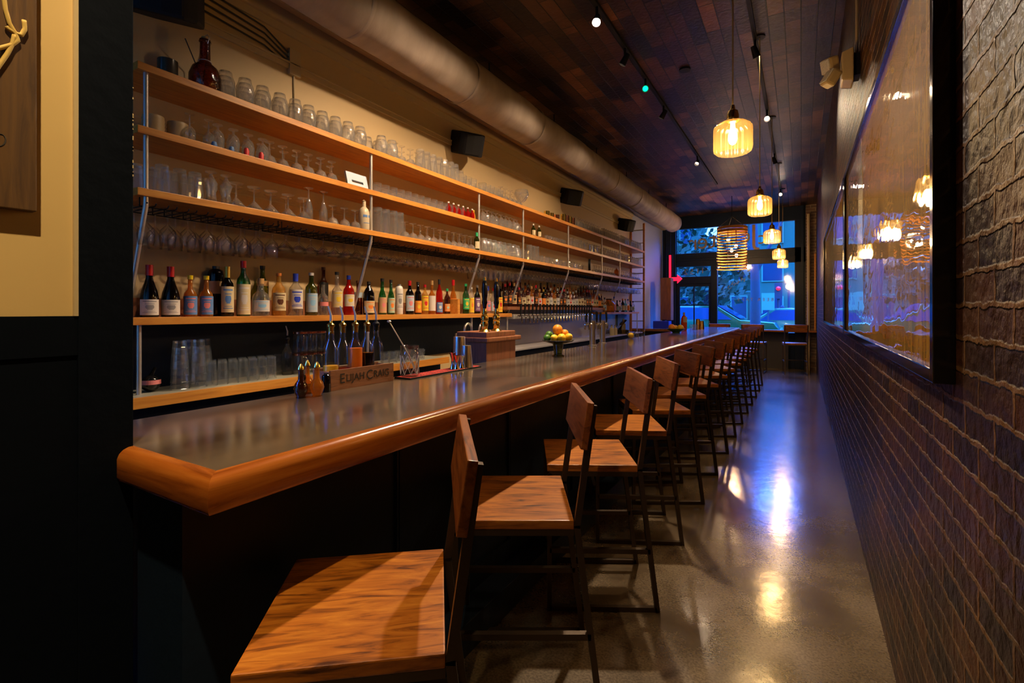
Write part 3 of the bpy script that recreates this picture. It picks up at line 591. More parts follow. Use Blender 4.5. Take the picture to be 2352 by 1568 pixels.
BT = [  # px centre, px top, px width, profile, glass, label, print, cap, lz0, lz1, caph, x, text
 (343, 609, 38, 'burg', 'black_glass', 'lwhite', 'lgrey', 'capred', .04, .34, .20, XBT, 'dark wine bottle with red foil, nearest the navy post'),
 (392, 613, 38, 'burg', 'black_glass', 'lwhite', 'lgrey', 'capred', .04, .34, .20, XBT, 'dark wine bottle with red foil, beside the yellow-capped bottles'),
 (437, 633, 29, 'squat', 'amber_liquid', 'lblue', 'lpink', 'capyellow', .05, .50, .09, XBT, 'amber bottle with yellow cap and blue label, beside the wine bottles'),
 (474, 634, 29, 'squat', 'amber_liquid', 'lblue', 'lpink', 'capyellow', .05, .50, .09, XBT, 'amber bottle with yellow cap, in front of the dark jug'),
 (496, 612, 34, 'can', 'black_glass', 'ltan', None, 'lblack', .45, .70, .06, -3.40, 'dark jug-shaped bottle with tan label behind the yellow-capped bottle'),
 (522, 613, 28, 'bord', 'black_glass', 'lcream', 'lblue', 'capgold', .08, .60, .22, XBT, 'dark aperitif bottle with gold foil and cream label'),
 (559, 600, 30, 'bord', 'green_glass', 'lcream', 'lwhite', 'capred', .03, .58, .12, XBT, 'tall green bottle with red cap and cream label'),
 (603, 611, 27, 'bord', 'olive_glass', 'lcork', None, 'lblack', .60, .70, .06, -3.40, 'olive green bottle behind the cork-stoppered jug'),
 (599, 640, 38, 'squat', 'clear_glass', 'lwhite', 'lsky', 'lcork', .12, .42, .14, XBT+.02, 'short clear bottle with a cork stopper and small labels'),
 (640.5, 628, 31, 'spir', 'pale_liquid', 'lcream', 'lbrown', 'lorange', .12, .54, .06, XBT, 'pale amber bottle with orange cap and brown oval'),
 (679, 629, 32, 'spir', 'clear_glass', 'lwhite', 'lroyal', 'lroyal', .16, .62, .18, XBT, 'clear bottle with bright blue cap and white label'),
 (715, 627, 28, 'bord', 'olive_glass', 'lpale', 'lsky', 'lwhite', .08, .52, .06, XBT, 'olive green bottle with white cap and pale blue label'),
 (743, 614, 22, 'bord', 'brown_glass', 'lblack', None, 'lbrown', .40, .68, .06, -3.41, 'tall brown bottle behind the small dark-capped bottle'),
 (742, 648, 24, 'squat', 'clear_glass', 'lpink', None, 'lblack', .28, .40, .06, XBT, 'small bottle with black cap and narrow pink label'),
 (774, 625, 26, 'squat', 'clear_glass', 'lcream', 'lyellow', 'lblack', .18, .56, .06, XBT, 'clear long-necked bottle with cream label and yellow emblem'),
 (801, 633, 26, 'spir', 'red_liquid', 'lwhite', 'lyellow', 'lroyal', .22, .52, .10, XBT, 'bright red bottle with a white and yellow label'),
 (822, 645, 22, 'squat', 'brown_glass', 'lpale', None, 'lbrown', .50, .66, .06, -3.38, 'brown bottle behind the metal brace'),
 (847, 647, 27, 'flask', 'black_glass', 'lcream', 'lorange', 'lblack', .06, .42, .08, XBT, 'black round-shouldered bottle with a colourful cream label'),
 (878, 640, 20, 'beer', 'green_glass', 'ltan', 'lpink', 'lblack', .05, .48, .08, XBT, 'green bottle with tan label beside the black round one'),
 (898, 643, 18, 'beer', 'green_glass', 'lmint', 'lorange', 'lblack', .05, .48, .08, XBT, 'green bottle with mint label beside the white one'),
 (917, 653, 18, 'can', 'lwhite', 'lwhite', 'lgrey', 'lgrey', .15, .75, .05, XBT, 'plain white ceramic-looking bottle'),
 (941, 645, 20, 'spir', 'black_glass', 'lpale', 'lpink', 'capred', .10, .56, .14, XBT, 'black bottle with red cap and pale picture label'),
 (960, 648, 17, 'bord', 'black_glass', 'lorange', 'lyellow', 'lblack', .05, .42, .08, XBT, 'dark bottle with orange label beside the red-capped black one'),
 (976, 654, 17, 'spir', 'pale_liquid', 'lyellow', 'lred', 'capred', .12, .62, .08, XBT, 'bottle with yellow label and small red cap'),
 (992, 645, 18, 'squat', 'amber_liquid', 'lwhite', None, 'lcork', .10, .55, .12, XBT, 'amber bottle with cork stopper and white strip label'),
 (1009, 642, 16, 'spir', 'red_liquid', 'lblue', 'lwhite', 'lblack', .05, .34, .14, XBT, 'red bottle with blue label and black pourer'),
 (1027, 663, 15, 'spir', 'brown_glass', 'lorange', 'lmint', 'lgreen', .10, .40, .10, XBT, 'small brown bottle with light green cap'),
 (1041, 643, 17, 'beer', 'amber_liquid', 'lorange', 'lyellow', 'capred', .20, .45, .16, XBT, 'orange-brown bottle beside the shelf divider'),
 (1070, 652, 16, 'bord', 'green_glass', 'lgreen', 'lyellow', 'lgreen', .15, .52, .08, XBT, 'green bottle with bright green label beside the divider'),
 (1083, 660, 13, 'spir', 'clear_glass', 'lyellow', 'lorange', 'lwhite', .05, .60, .06, XBT+.03, 'clear bottle with lemon yellow label'),
 (1096, 655, 15, 'spir', 'black_glass', 'lpurple', 'lwhite', 'lgrey', .08, .56, .08, XBT, 'dark bottle with purple lettered label'),
 (1121, 657, 13, 'spir', 'clear_glass', 'lpink', 'lblue', 'lroyal', .10, .46, .16, XBT, 'clear bottle with blue cap between the pump handles'),
 (1133, 662, 13, 'spir', 'clear_glass', 'lpale', 'lred', 'capred', .10, .46, .10, XBT, 'clear bottle with red cap between the pump handles'),
 (1148, 658, 13, 'beer', 'black_glass', 'lyellow', 'lred', 'lblack', .05, .60, .08, XBT, 'dark bottle with yellow and red label beyond the second pump handle'),
 (1160, 662, 12, 'bord', 'black_glass', 'lgrey', None, 'lbrown', .08, .50, .08, XBT, 'dark bottle with grey label at the end of the eye-level shelf')]
for px, top, wp, kd, gm, lb, l2_, cp, z0, z1, ch, x, tx in BT:
    y = Y_at(px, x); d = depth(x, y); h = Z_at(top, x, y)-ZQ
    bottle((x, y, ZQ), tx, kd, wp*d/FPX/2*.96, h, gm, lb, l2_, cp, z0, z1, ch, -.35 if px < 900 else -.5)
# dark low box behind the bottles: the timber back rail of the shelf
tag(MB().box(XL, XL+.02, .75, YQ1, ZQ, ZQ+.115).build('back_rail', 'cabinet_wood'), 'dark wooden rail along the wall behind the eye-level bottles', 'rail')
rd = random.Random(11)
styles = [('spir', 'brown_glass', 'lcream', 'lbrown', 'lblack'), ('squat', 'brown_glass', 'ltan', 'lblack', 'lcork'), ('bord', 'amber_liquid', 'lcream', 'lblack', 'lblack'),
          ('spir', 'brown_glass', 'lblack', 'lorange', 'capred'), ('beer', 'brown_glass', 'lwhite', 'lgrey', 'lgrey'), ('squat', 'amber_liquid', 'lwhite', 'lred', 'lcork'), ('spir', 'black_glass', 'lorange', None, 'capgold')]
for row, (x, z, nb) in enumerate(((-3.29, 1.545, 30), (-3.40, 1.60, 30))):
    for i in range(nb):
        kd, gm, lb, l2_, cp = styles[rd.randrange(7)]; y = YT0+.06+(YT1-YT0-.12)*i/(nb-1)+rd.uniform(-.01, .01)
        bottle((x, y, z), 'brown liquor bottle in the front row of the stepped shelf above the taps' if row == 0 else 'brown liquor bottle in the back row of the stepped shelf above the taps', kd, .036, rd.choice((.26, .29, .31)) if row == 0 else rd.choice((.29, .31, .33)), gm, lb, l2_, cp, .12, .5, .12, -.7,
               'front row of liquor bottles above the taps' if row == 0 else 'back row of liquor bottles above the taps')
fs = thing('bottle_shelf', 'short wooden bottle shelf at the far end of the back bar', 'shelf', (0, 0, 0))
fy0, fy1 = Y_at(1390, -3.15), Y_at(1466, -3.15); MB().box(XL, -3.13, fy0, fy1, 1.425, 1.46).build('shelf_board', 'shelf_wood', fs)
MB().tube([(-3.16, fy1-.05, 1.015), (-3.16, fy1-.05, 1.425)], .012).build('pole', 'rod', fs)
st2 = [('spir', 'clear_glass', 'lpale', 'lblue', 'lblack'), ('bord', 'black_glass', 'lcream', None, 'lorange'), ('squat', 'teal_glass', 'lwhite', None, 'lcork'), ('spir', 'clear_glass', 'lorange', None, 'lroyal'), ('beer', 'black_glass', 'lgrey', 'lsky', 'lblack')]
for i in range(11):
    kd, gm, lb, l2_, cp = st2[i % 5]; y = fy0+.22+(fy1-fy0-.32)*i/10
    bottle((-3.24, y, 1.46), 'mixed liquor bottle on the short shelf at the far end', kd, .038, rd.choice((.24, .28, .31)), gm, lb, l2_, cp, .12, .5, .12, -.8, 'bottles on the far end shelf')
t = thing('glass_dispenser', 'large round glass jar of amber drink at the far shelf', 'jar', (-3.05, Y_at(1399, -3.05), 1.46)); t.location[0] = -3.2; t.location[1] = Y_at(1399, -3.2)
MB().lathe([(.001, 0), (.10, 0), (.115, .03), (.115, .17), (.06, .21), (.055, .24)], 20).build('jar_body', 'amber_liquid', t, smooth='all')
MB().lathe([(.001, .26), (.06, .26), (.065, .24)], 16).build('lid', 'black', t, smooth=True)

# ------------------------------------------------------------------ glassware
def gl_mesh(name, prof, mat='clear_glass', n=14, fl=None): return MB().lathe(prof, n, fl=fl).mesh(name, mat, 'all' if n > 12 else False)
def flip(p): h = max(z for _, z in p); return [(r, h-z) for r, z in p]
pint = [(.001, .010), (.030, .012), (.030, .0), (.033, .03), (.034, .034), (.042, .138), (.0435, .14), (.0435, .145), (.040, .145)]
mug = [(.001, 0), (.034, 0), (.036, .02), (.047, .05), (.050, .085), (.044, .13), (.046, .14), (.043, .14), (.047, .085), (.034, .03), (.001, .02)]
rocks = [(.001, .014), (.036, .014), (.036, 0), (.040, .05), (.041, .053), (.042, .082), (.043, .083), (.043, .086), (.039, .086)]
shot = [(.001, 0), (.019, 0), (.022, .02), (.027, .07), (.025, .07), (.018, .02), (.001, .018)]
coupe = [(.032, 0), (.030, .004), (.005, .008), (.004, .08), (.010, .09), (.034, .105), (.046, .135), (.048, .15), (.046, .15), (.033, .109), (.001, .095)]
wine = [(.034, 0), (.030, .004), (.005, .008), (.004, .085), (.014, .095), (.036, .12), (.041, .15), (.034, .205), (.032, .205), (.038, .15), (.001, .10)]
flute = [(.030, 0), (.027, .004), (.004, .008), (.004, .06), (.012, .08), (.026, .13), (.027, .21), (.025, .21), (.010, .085), (.001, .075)]
tulip = [(.030, 0), (.028, .005), (.006, .01), (.007, .03), (.032, .055), (.040, .09), (.033, .14), (.036, .155), (.034, .155), (.037, .09), (.001, .04)]
highb = [(.001, .012), (.027, .012), (.027, 0), (.029, .06), (.030, .064), (.031, .145), (.032, .147), (.032, .15), (.029, .15)]
hurr = [(.034, 0), (.030, .005), (.006, .012), (.012, .03), (.036, .07), (.022, .12), (.034, .19), (.032, .19), (.02, .12), (.033, .07), (.001, .035)]
G = {'pint_glass': gl_mesh('pint_glass', flip(pint), n=12), 'beer_mug': gl_mesh('beer_mug', flip(mug)), 'rocks_glass': gl_mesh('rocks_glass', rocks, n=11), 'shot_glass': gl_mesh('shot_glass', shot),
     'coupe_glass': gl_mesh('coupe_glass', flip(coupe)), 'wine_glass': gl_mesh('wine_glass', flip(wine)), 'flute_glass': gl_mesh('flute_glass', flip(flute)), 'tulip_glass': gl_mesh('tulip_glass', flip(tulip)),
     'highball_glass': gl_mesh('highball_glass', flip(highb), n=10), 'cocktail_glass': gl_mesh('cocktail_glass', flip([(.04, 0), (.036, .004), (.004, .008), (.004, .085), (.012, .092), (.055, .14), (.053, .14), (.001, .098)])), 'hurricane_glass': gl_mesh('hurricane_glass', flip(hurr))}
GT = {}
for k_ in G: GT[k_] = G[k_].copy(); GT[k_].materials.clear(); GT[k_].materials.append(M('thin_glass'))
GC = {}
for k_ in G: GC[k_] = G[k_].copy(); GC[k_].materials.clear(); GC[k_].materials.append(M('cool_glass'))
nice = {'pint_glass': 'pint glass', 'beer_mug': 'rounded beer glass', 'rocks_glass': 'short rocks glass', 'shot_glass': 'small shot glass', 'coupe_glass': 'stemmed coupe glass', 'wine_glass': 'wine glass', 'flute_glass': 'flute glass',
        'tulip_glass': 'tulip glass', 'highball_glass': 'highball glass', 'cocktail_glass': 'wide cocktail glass', 'hurricane_glass': 'curved hurricane glass'}
def put(kind, loc, label, group, s=1.0, thin=False):
    o = bpy.data.objects.new(kind, (GC if thin == 2 else GT if thin else G)[kind]); COL.objects.link(o); o.location = loc; o.rotation_euler = (0, 0, rd.uniform(0, 6)); o.scale = (s, s, s)
    return tag(o, label, 'glass', group)
bayn = ['before the first pole']+['past the %s pole' % q for q in ('first', 'second', 'third', 'fourth', 'fifth', 'sixth', 'seventh')]
def bay(y): return sum(1 for p in PY if y > p)
shn = ['top', 'middle', 'lowest hanging']
def run(shelf, px0, px1, kind, step, rows=(-3.16, -3.27), s=1.0, skip=()):
    for j, x in enumerate(rows):
        y = Y_at(px0, x); y1 = min(Y_at(px1, x), SY1-.06)
        y = max(y, SY0+.05)
        while y < y1:
            b_ = bay(y)
            if min(abs(y-p) for p in PY) > .045 or x < -3.2:
                put(kind, (x+rd.uniform(-.006, .006), y+rd.uniform(-.005, .005), SH[shelf]), 'clear %s on the %s shelf, %s' % (nice[kind], shn[shelf], bayn[b_]), '%ss on the %s shelf %s' % (nice[kind], shn[shelf], bayn[b_]), s)
            y += step
run(0, 520, 905, 'beer_mug', .122, (-3.15, -3.28), 1.12); run(0, 905, 965, 'coupe_glass', .105); run(0, 965, 1057, 'pint_glass', .093, (-3.15, -3.26), 1.25); run(0, 1062, 1150, 'rocks_glass', .095, s=1.15); run(0, 1150, 1195, 'coupe_glass', .11)
run(0, 1320, 1385, 'tulip_glass', .10); run(0, 1385, 1470, 'pint_glass', .11, s=1.1)
run(1, 437, 500, 'wine_glass', .105, (-3.15, -3.27), .8); run(1, 500, 620, 'tulip_glass', .10); run(1, 620, 780, 'coupe_glass', .104); run(1, 866, 1060, 'rocks_glass', .093, s=1.0); run(1, 1108, 1200, 'tulip_glass', .10); run(1, 1255, 1305, 'shot_glass', .08); run(1, 1312, 1470, 'pint_glass', .12)
run(2, 312, 480, 'pint_glass', .091, (-3.15, -3.25), 1.1); run(2, 486, 534, 'hurricane_glass', .09); run(2, 540, 700, 'cocktail_glass', .125, s=1.1); run(2, 708, 760, 'flute_glass', .13, (-3.17,), 1.15); run(2, 765, 822, 'coupe_glass', .11); run(2, 868, 930, 'highball_glass', .088, s=1.45); run(2, 930, 1090, 'coupe_glass', .105)
run(2, 1110, 1205, 'beer_mug', .11, s=1.15); run(2, 1215, 1235, 'highball_glass', .1, s=1.4); run(2, 1240, 1335, 'rocks_glass', .11, s=1.1); run(2, 1365, 1470, 'coupe_glass', .12)
# hanging stemware in black wire racks below the lowest shelf
seg = PY+[SY1-.1]; yy = 1.33; lanes = []
while yy < 11.1: lanes.append(yy); yy += .108
ru = 0
for i0 in range(0, len(lanes), 8):
    ls = lanes[i0:i0+8]; t = thing('glass_rack', 'black wire glass rack under the lowest hanging shelf, one of a row', 'rack', (0, ls[0], SH[2]-.042), 0, 'wire stemware racks under the hanging shelf'); mb = MB()
    for y in ls:
        for dy in (-.022, .022):
            mb.tube([(XL+.04, y-ls[0]+dy, 0), (XL+.04, y-ls[0]+dy, -.045), (XS-.03, y-ls[0]+dy, -.045), (XS-.015, y-ls[0]+dy, -.03)], .0035, 5)
    for x in (XL+.06, XS-.06):
        mb.tube([(x, -.04, -.05), (x, ls[-1]-ls[0]+.04, -.05)], .0035, 5); mb.tube([(x, -.04, -.05), (x, -.04, 0)], .0035, 5); mb.tube([(x, ls[-1]-ls[0]+.04, -.05), (x, ls[-1]-ls[0]+.04, 0)], .0035, 5)
    mb.build('wires', 'black', t, smooth=True)
for y in lanes:
    kd = 'wine_glass' if y < 2.1 or 4.6 < y < 5.6 else ('cocktail_glass' if y < 3.4 else ('coupe_glass' if y < 8 else 'wine_glass'))
    hh = {'wine_glass': .205, 'coupe_glass': .15, 'cocktail_glass': .14}[kd]
    for x in (-3.18, -3.32):
        s = 1.1; put(kd, (x+rd.uniform(-.008, .008), y, SH[2]-.042-.04-hh*s+.004), 'clear %s hanging in the wire rack, %s' % (nice[kd], bayn[bay(y)]), '%ss hanging in the racks %s' % (nice[kd], bayn[bay(y)]), s, True)

# individual things on the hanging shelves
t = thing('mug', 'dark grey mug on the top shelf, near the first pole', 'mug', (-3.2, Y_at(385, -3.2), SH[0]))
MB().lathe([(.001, 0), (.048, 0), (.052, .01), (.052, .105), (.048, .105), (.047, .012), (.001, .012)], 20).build('cup', 'mug_dark', t, smooth=True)
t = thing('growler_bottle', 'round brown swing-top jug bottle on the top shelf', 'bottle', (-3.2, Y_at(471, -3.2), SH[0])); hg = Z_at(92, -3.2, t.location[1])-SH[0]
MB().lathe([(.001, 0), (.07, 0), (.088, .03), (.088, .10), (.07, .15), (.035, .18), (.03, .20), (.028, hg-.02), (.034, hg-.015), (.03, hg)], 24).build('bottle_body', 'brown_glass', t, smooth=True)
MB().lathe([(.001, hg+.02), (.02, hg+.015), (.024, hg)], 14).build('stopper', 'lcork', t, smooth=True)
MB().tube([(.03, 0, hg-.03), (.05, 0, hg+.0), (.03, 0, hg+.025), (-.03, 0, hg+.025), (-.05, 0, hg), (-.03, 0, hg-.03)], .0025, 6).tube([(.036*math.cos(a), .036*math.sin(a), .19) for a in [i*PI/6 for i in range(13)]], .003, 5).build('wire_bail', 'rod', t, smooth=True)
for px, tx in ((352, 'pale ribbed stoneware cup behind the first pole'), (408, 'pale ribbed stoneware cup beside the first glasses on the middle shelf')):
    t = thing('stoneware_cup', tx, 'cup', (-3.21, Y_at(px, -3.21), SH[1]))
    MB().lathe([(.001, 0), (.050, 0)]+[(.053+(.003 if i % 2 else 0), .008+i*.011) for i in range(9)]+[(.052, .105), (.049, .105), (.047, .02), (.001, .02)], 22).build('cup', 'stoneware', t, smooth=True)
for px in (492, 532): tag(MB().lathe([(.001, 0), (.014, .0), (.017, .012), (.012, .03), (.001, .034)], 12).build('blue_stopper', 'lblue', smooth=True), 'small dark blue stopper standing before the stemmed glasses, %s' % ('beside the stoneware cup' if px == 492 else 'further along'), 'stopper').location = (-3.125, Y_at(px, -3.125), SH[1])
for i, px in enumerate((566, 600)):
    o = tag(MB().lathe([(.001, 0), (.016, 0), (.016, .035), (.010, .05), (.001, .052)], 12).build('red_jigger_bottle', 'lred', smooth=True), 'tiny red and yellow bottle on the middle shelf, %s' % ('first of two' if i == 0 else 'second of two'), 'bottle'); o.location = (-3.125, Y_at(px, -3.125), SH[1])
for px in (760, 775, 783): pass
t = thing('carry_tray', 'pale blue-grey plastic tray with handle slot on the middle shelf', 'tray', (-3.15, Y_at(822, -3.15), SH[1]), 0)
o = MB().box(-.01, .01, -.11, .11, 0, .035).box(-.01, .01, -.11, .11, .055, .12).box(-.01, .01, -.11, -.06, .035, .055).box(-.01, .01, .06, .11, .035, .055).build('tray_panel', 'lpale', t); o.rotation_euler = (0, -.25, 0)
y = Y_at(836, -3.14); hb = Z_at(459, -3.14, y)-SH[2]
t = thing('ceramic_bottle', 'cream ceramic bottle with dark markings on the lowest hanging shelf', 'bottle', (-3.14, y, SH[2]))
MB().lathe([(.001, 0), (.042, 0), (.045, .01), (.045, hb*.55), (.036, hb*.68), (.017, hb*.76), (.015, hb*.95), (.020, hb*.96), (.001, hb)], 20).build('bottle_body', 'porcelain', t, smooth=True)
MB().lathe([(.0455, hb*.40), (.0455, hb*.48)], 6, a0=-.9, a1=-.1).lathe([(.0455, hb*.40), (.0455, hb*.48)], 6, a0=.15, a1=.8).lathe([(.0455, hb*.2), (.0455, hb*.22)], 8, a0=-.8, a1=.6).build('marking', 'lblue', t)
for i in range(6):
    y = Y_at(1030, -3.14)+i*.085; bottle((-3.14, y, SH[1]), 'small clear bottle of red drink on the middle shelf', 'squat', .026, .11, 'red_liquid', None, None, 'lwhite', .1, .4, .12, 0, 'small red bottles on the middle shelf', 'drink_bottle')
bottle((-3.14, Y_at(1088, -3.14), SH[1]), 'tiny yellow-tipped bottle beside the red ones on the middle shelf', 'beer', .02, .10, 'yellow_juice', None, None, 'lyellow', .1, .4, .12, 0, None, 'drink_bottle')
bottle((-3.14, Y_at(1095, -3.14), SH[2]), 'slim green bottle beside the third pole on the lowest hanging shelf', 'bord', .03, .20, 'olive_glass', 'lcream', None, 'lgreen', .1, .5, .2)
for i, px in enumerate((1225, 1238)): bottle((-3.16, Y_at(px, -3.16), SH[1]), 'small green bottle on the middle shelf past the fourth pole, %s' % ('first' if i == 0 else 'second'), 'bord', .03, .17, 'olive_glass', 'lcream', None, 'lwhite', .1, .5, .12)
t = thing('glass_bowl', 'large clear stemmed bowl glass on the top shelf above the fourth pole', 'bowl', (-3.15, Y_at(1198, -3.15), SH[0]))
MB().lathe([(.05, 0), (.01, .01), (.01, .04), (.06, .08), (.095, .15), (.085, .21), (.082, .21), (.09, .15), (.001, .05)], 20).build('bowl', 'clear_glass', t, smooth='all')
for i in range(7):
    px = (1256, 1277, 1291, 1297, 1303, 1309, 1258)[i]; x = -3.16 if i < 6 else -3.28
    tag(MB().lathe([(.001, 0), (.042, 0), (.044, .12 if i > 1 else .07), (.040, .12 if i > 1 else .07), (.001, .01)], 14).build('metal_tumbler', 'copper' if i % 2 else 'brass', smooth=True), 'bronze-coloured metal tumbler on the top shelf past the fourth pole', 'tumbler', 'bronze tumblers on the top shelf').location = (x, Y_at(px, x)+.02*i, SH[0])
t = thing('shelf_clock', 'small round mirror-like clock on the lowest hanging shelf', 'clock', (-3.13, Y_at(1354, -3.13), SH[2]), 0)
o = MB().lathe([(.001, -.02), (.10, -.02), (.10, .02), (.001, .02)], 28).build('case', 'black', t, smooth=True); o.rotation_euler = (0, PI/2, .35); o.location = (0, 0, .11)
o2 = MB().lathe([(.001, .021), (.088, .021)], 28).build('dial', 'lwhite', t); o2.rotation_euler = (0, PI/2, .35); o2.location = (0, 0, .11)  # dial coloured white in place of the window mirrored in it
bottle((-3.15, Y_at(1416, -3.15), SH[2]), 'small amber figure-shaped bottle on the lowest hanging shelf', 'flask', .045, .17, 'amber_liquid', None, None, 'lcork', .1, .5, .12)
t = thing('emergency_light', 'white twin emergency lamp on the wall above the last speaker', 'lamp', (-3.40, Y_at(1455, -3.4), 3.0))
MB().box(-.05, .06, -.12, .12, -.05, .05).build('housing', 'lwhite', t, bevel=.01)
for s_ in (-.07, .07): MB().tube([(.03, s_, -.09), (.10, s_, -.12)], [.03, .05], 14).build('lamp_head', 'lwhite', t, smooth=True)

# things on the low back counter
ZK = 1.023
for px, col, nm in ((413, 3, 'first'), (435, 3, 'second'), (455, 3, 'third'), (468, 3, 'fourth')):
    x = -3.22 if nm in ('first', 'third') else -3.31; y = Y_at(px, x)
    for k in range(4):
        o = put('pint_glass', (x, y, ZK+k*.042), 'pint glass in the tall nested stacks on the low counter', 'nested pint glasses on the low counter', 1.15, 2)
for x in (-3.20, -3.28, -3.36):
    y = Y_at(486, x)
    while y < Y_at(640, x): put('highball_glass', (x, y, ZK), 'highball glass in the block of rows on the low counter', 'highball glasses on the low counter', 1.0, 2); y += .068
for x in (-3.2, -3.29):
    y = Y_at(885, x)
    while y < Y_at(972, x): put('rocks_glass', (x, y, ZK), 'short glass on the low counter behind the mixing glass', 'short glasses behind the mixing glass', 1.1, 2); y += .093
def pourer_bottle(x, y, z, r, h, glassm, liq, fill, label, group=None):
    t = thing('pourer_bottle', label, 'bottle', (x, y, z), 0, group)
    pr = [(.001, 0), (r*.96, 0), (r, .006), (r, h*.60), (r*.85, h*.68), (r*.45, h*.78), (r*.38, h*.84), (r*.42, h), (r*.34, h)]
    MB().lathe(pr, 22).build('bottle_body', glassm, t, smooth='all')
    if liq: MB().lathe([(.001, .004), (r*.93, .004), (r*.93, h*fill), (.001, h*fill)], 20).build('drink', liq, t, smooth=True)
    MB().lathe([(r*.36, h-.03), (r*.36, h), (r*.5, h+.003), (r*.5, h+.012), (r*.2, h+.022), (.006, h+.03)], 14).build('pourer_collar', 'brass' if liq else 'black', t, smooth=True)
    MB().tube([(0, 0, h+.02), (0, 0, h+.06), (-.012, -.004, h+.10)], [.006, .005, .0035], 8).build('spout', 'rod', t, smooth=True); return t
pourer_bottle(-3.27, Y_at(660, -3.27), ZK, .036, .26, 'thin_glass', None, 0, 'empty clear pourer bottle on the low counter, beside the jars')
for i, (px, x) in enumerate(((690, -3.22), (712, -3.22), (733, -3.22), (700, -3.34))):
    for k in range(2):
        y = Y_at(px, x); t = thing('storage_jar', 'clear glass jar stacked behind the bitters bottles, %s' % (('lower level', 'upper level')[k]), 'jar', (x, y, ZK+k*.16), 0, ('lower jars behind the bitters', 'upper jars behind the bitters')[k])
        MB().lathe([(.001, 0), (.052, 0), (.055, .01), (.055, .12), (.048, .14)], 18).build('jar_body', 'thin_glass', t, smooth='all')
        MB().lathe([(.05, .14), (.054, .142), (.054, .155), (.001, .157)], 18).build('lid', 'copper', t, smooth=True)
t = thing('small_bottle', 'small black bottle lying with a pink band behind the first low pole', 'bottle', (-3.28, Y_at(346, -3.28), ZK))
MB().ball((0, 0, .05), .05, 14, 8).build('bottle_body', 'black_gloss', t, smooth=True); MB().tube([(0, 0, .09), (.01, .02, .14)], [.014, .008], 8).build('neck', 'black_gloss', t, smooth=True)
MB().lathe([(.051, .045), (.050, .07)], 12, a0=-1.5, a1=1.2).build('band', 'lpink', t)
for i, px in enumerate((1067, 1101)):
    x = -2.6; y = Y_at(px, x); t = thing('gooseneck_faucet', 'tall steel gooseneck tap %s' % ('before the near low pole, beside the shakers' if i == 0 else 'behind the first pump handle'), 'faucet', (x, y, .88 if 0 else 0))
    z = Z_at(743, x, y); pts = [(0, 0, .9), (0, 0, z-.06)]+[(0, .055-.055*math.cos(a), z-.06+.06*math.sin(a)) for a in [PI*k/8 for k in range(1, 9)]]+[(0, .11, z-.14)]
    MB().tube(pts, .011, 10).build('spout', 'steel', t, smooth=True); MB().tube([(0, 0, 0), (0, 0, .9)], .02, 10).build('riser', 'steel', t)

# ------------------------------------------------------------------ things on the bar top
def B(px, py): x, y = on_z(px, py, ZB); return x, y
cr_ = thing('wooden_crate', 'low brown wooden crate lettered ELIJAH CRAIG holding pourer bottles', 'crate', (-1.868, 1.52, ZB))
MB().box(-.012, 0, 0, .405, 0, .095).build('front_board', 'crate_wood', cr_, bevel=.001); MB().box(-.125, -.113, 0, .405, 0, .095).build('rear_board', 'crate_wood', cr_)
MB().box(-.113, -.012, 0, .012, 0, .088).build('side_board', 'crate_wood', cr_); MB().box(-.113, -.012, .393, .405, 0, .088).build('side_board', 'crate_wood', cr_); MB().box(-.113, -.012, .012, .393, 0, .008).build('base_board', 'crate_wood', cr_)
for tx, y, sz in (('E', .050, .066), ('LIJAH', .088, .050), ('C', .214, .066), ('RAIG', .262, .050)):
    text('lettering', tx, sz, 'dark_line', cr_, (.0008, y, .05), (PI/2, 0, PI/2), .0004, 'LEFT', .98)
for px, gm, lq, fill, tx in ((760, 'thin_glass', 'juice_yellow', .36, 'clear pourer bottle of yellow juice in the lettered crate'), (787, 'thin_glass', 'red_liquid', .30, 'clear pourer bottle with a little red syrup in the crate'),
                            (816, 'thin_glass', 'juice_orange', .62, 'clear pourer bottle full of orange juice in the crate'), (843, 'thin_glass', 'black_glass', .52, 'clear pourer bottle of dark brown syrup in the crate'), (864, 'thin_glass', None, 0, 'clear pourer bottle of clear syrup at the far end of the crate')):
    pourer_bottle(-1.93, Y_at(px, -1.93), ZB+.009, .037, .285, gm, lq, fill, tx)
def bitters(px, py, h, r, liq, label, dark=False):
    x, y = B(px, py); t = thing('bitters_bottle', label, 'bottle', (x, y, ZB))
    MB().lathe([(.001, 0), (r*.7, 0), (r*.55, .006), (r*.8, .018), (r, .04), (r*.8, .06), (r*.38, .078), (r*.34, h*.8), (r*.42, h*.83)], 18).build('bottle_body', liq, t, smooth='all')
    MB().lathe([(r*.3, h*.80), (r*.5, h*.84), (r*.42, h*.90), (.004, h), (.001, h)], 12).build('dasher_top', 'brass', t, smooth=True)
bitters(691, 913, .145, .030, 'brown_glass', 'small dark brown bitters bottle with brass dasher, left of three'); bitters(706, 903, .15, .027, 'amber_liquid', 'small bitters bottle with brass dasher, standing behind the other two'); bitters(728, 909, .15, .031, 'amber_liquid', 'amber bitters bottle with brass dasher beside the lettered crate')
x, y = B(749, 900); bottle((x, y, ZB), 'small dark dropper bottle touching the lettered crate', 'can', .019, .085, 'black_glass', None, None, 'lblack', .1, .5, .16, name='dropper_bottle')
bottle((-1.925, Y_at(694, -1.925), ZB), 'small dark dropper bottle behind the bitters bottles', 'can', .017, .09, 'black_glass', None, None, 'lblack', .1, .5, .16, name='dropper_bottle')
mat = thing('bar_mat', 'red rubber bar mat with black rim and black pattern', 'mat', (-1.925, 1.99, ZB))
MB().box(0, .115, 0, .68, 0, .008).build('rim', 'black', mat, bevel=.002); MB().box(.008, .107, .008, .672, .0075, .0095).build('top_surface', 'rubber_red', mat)
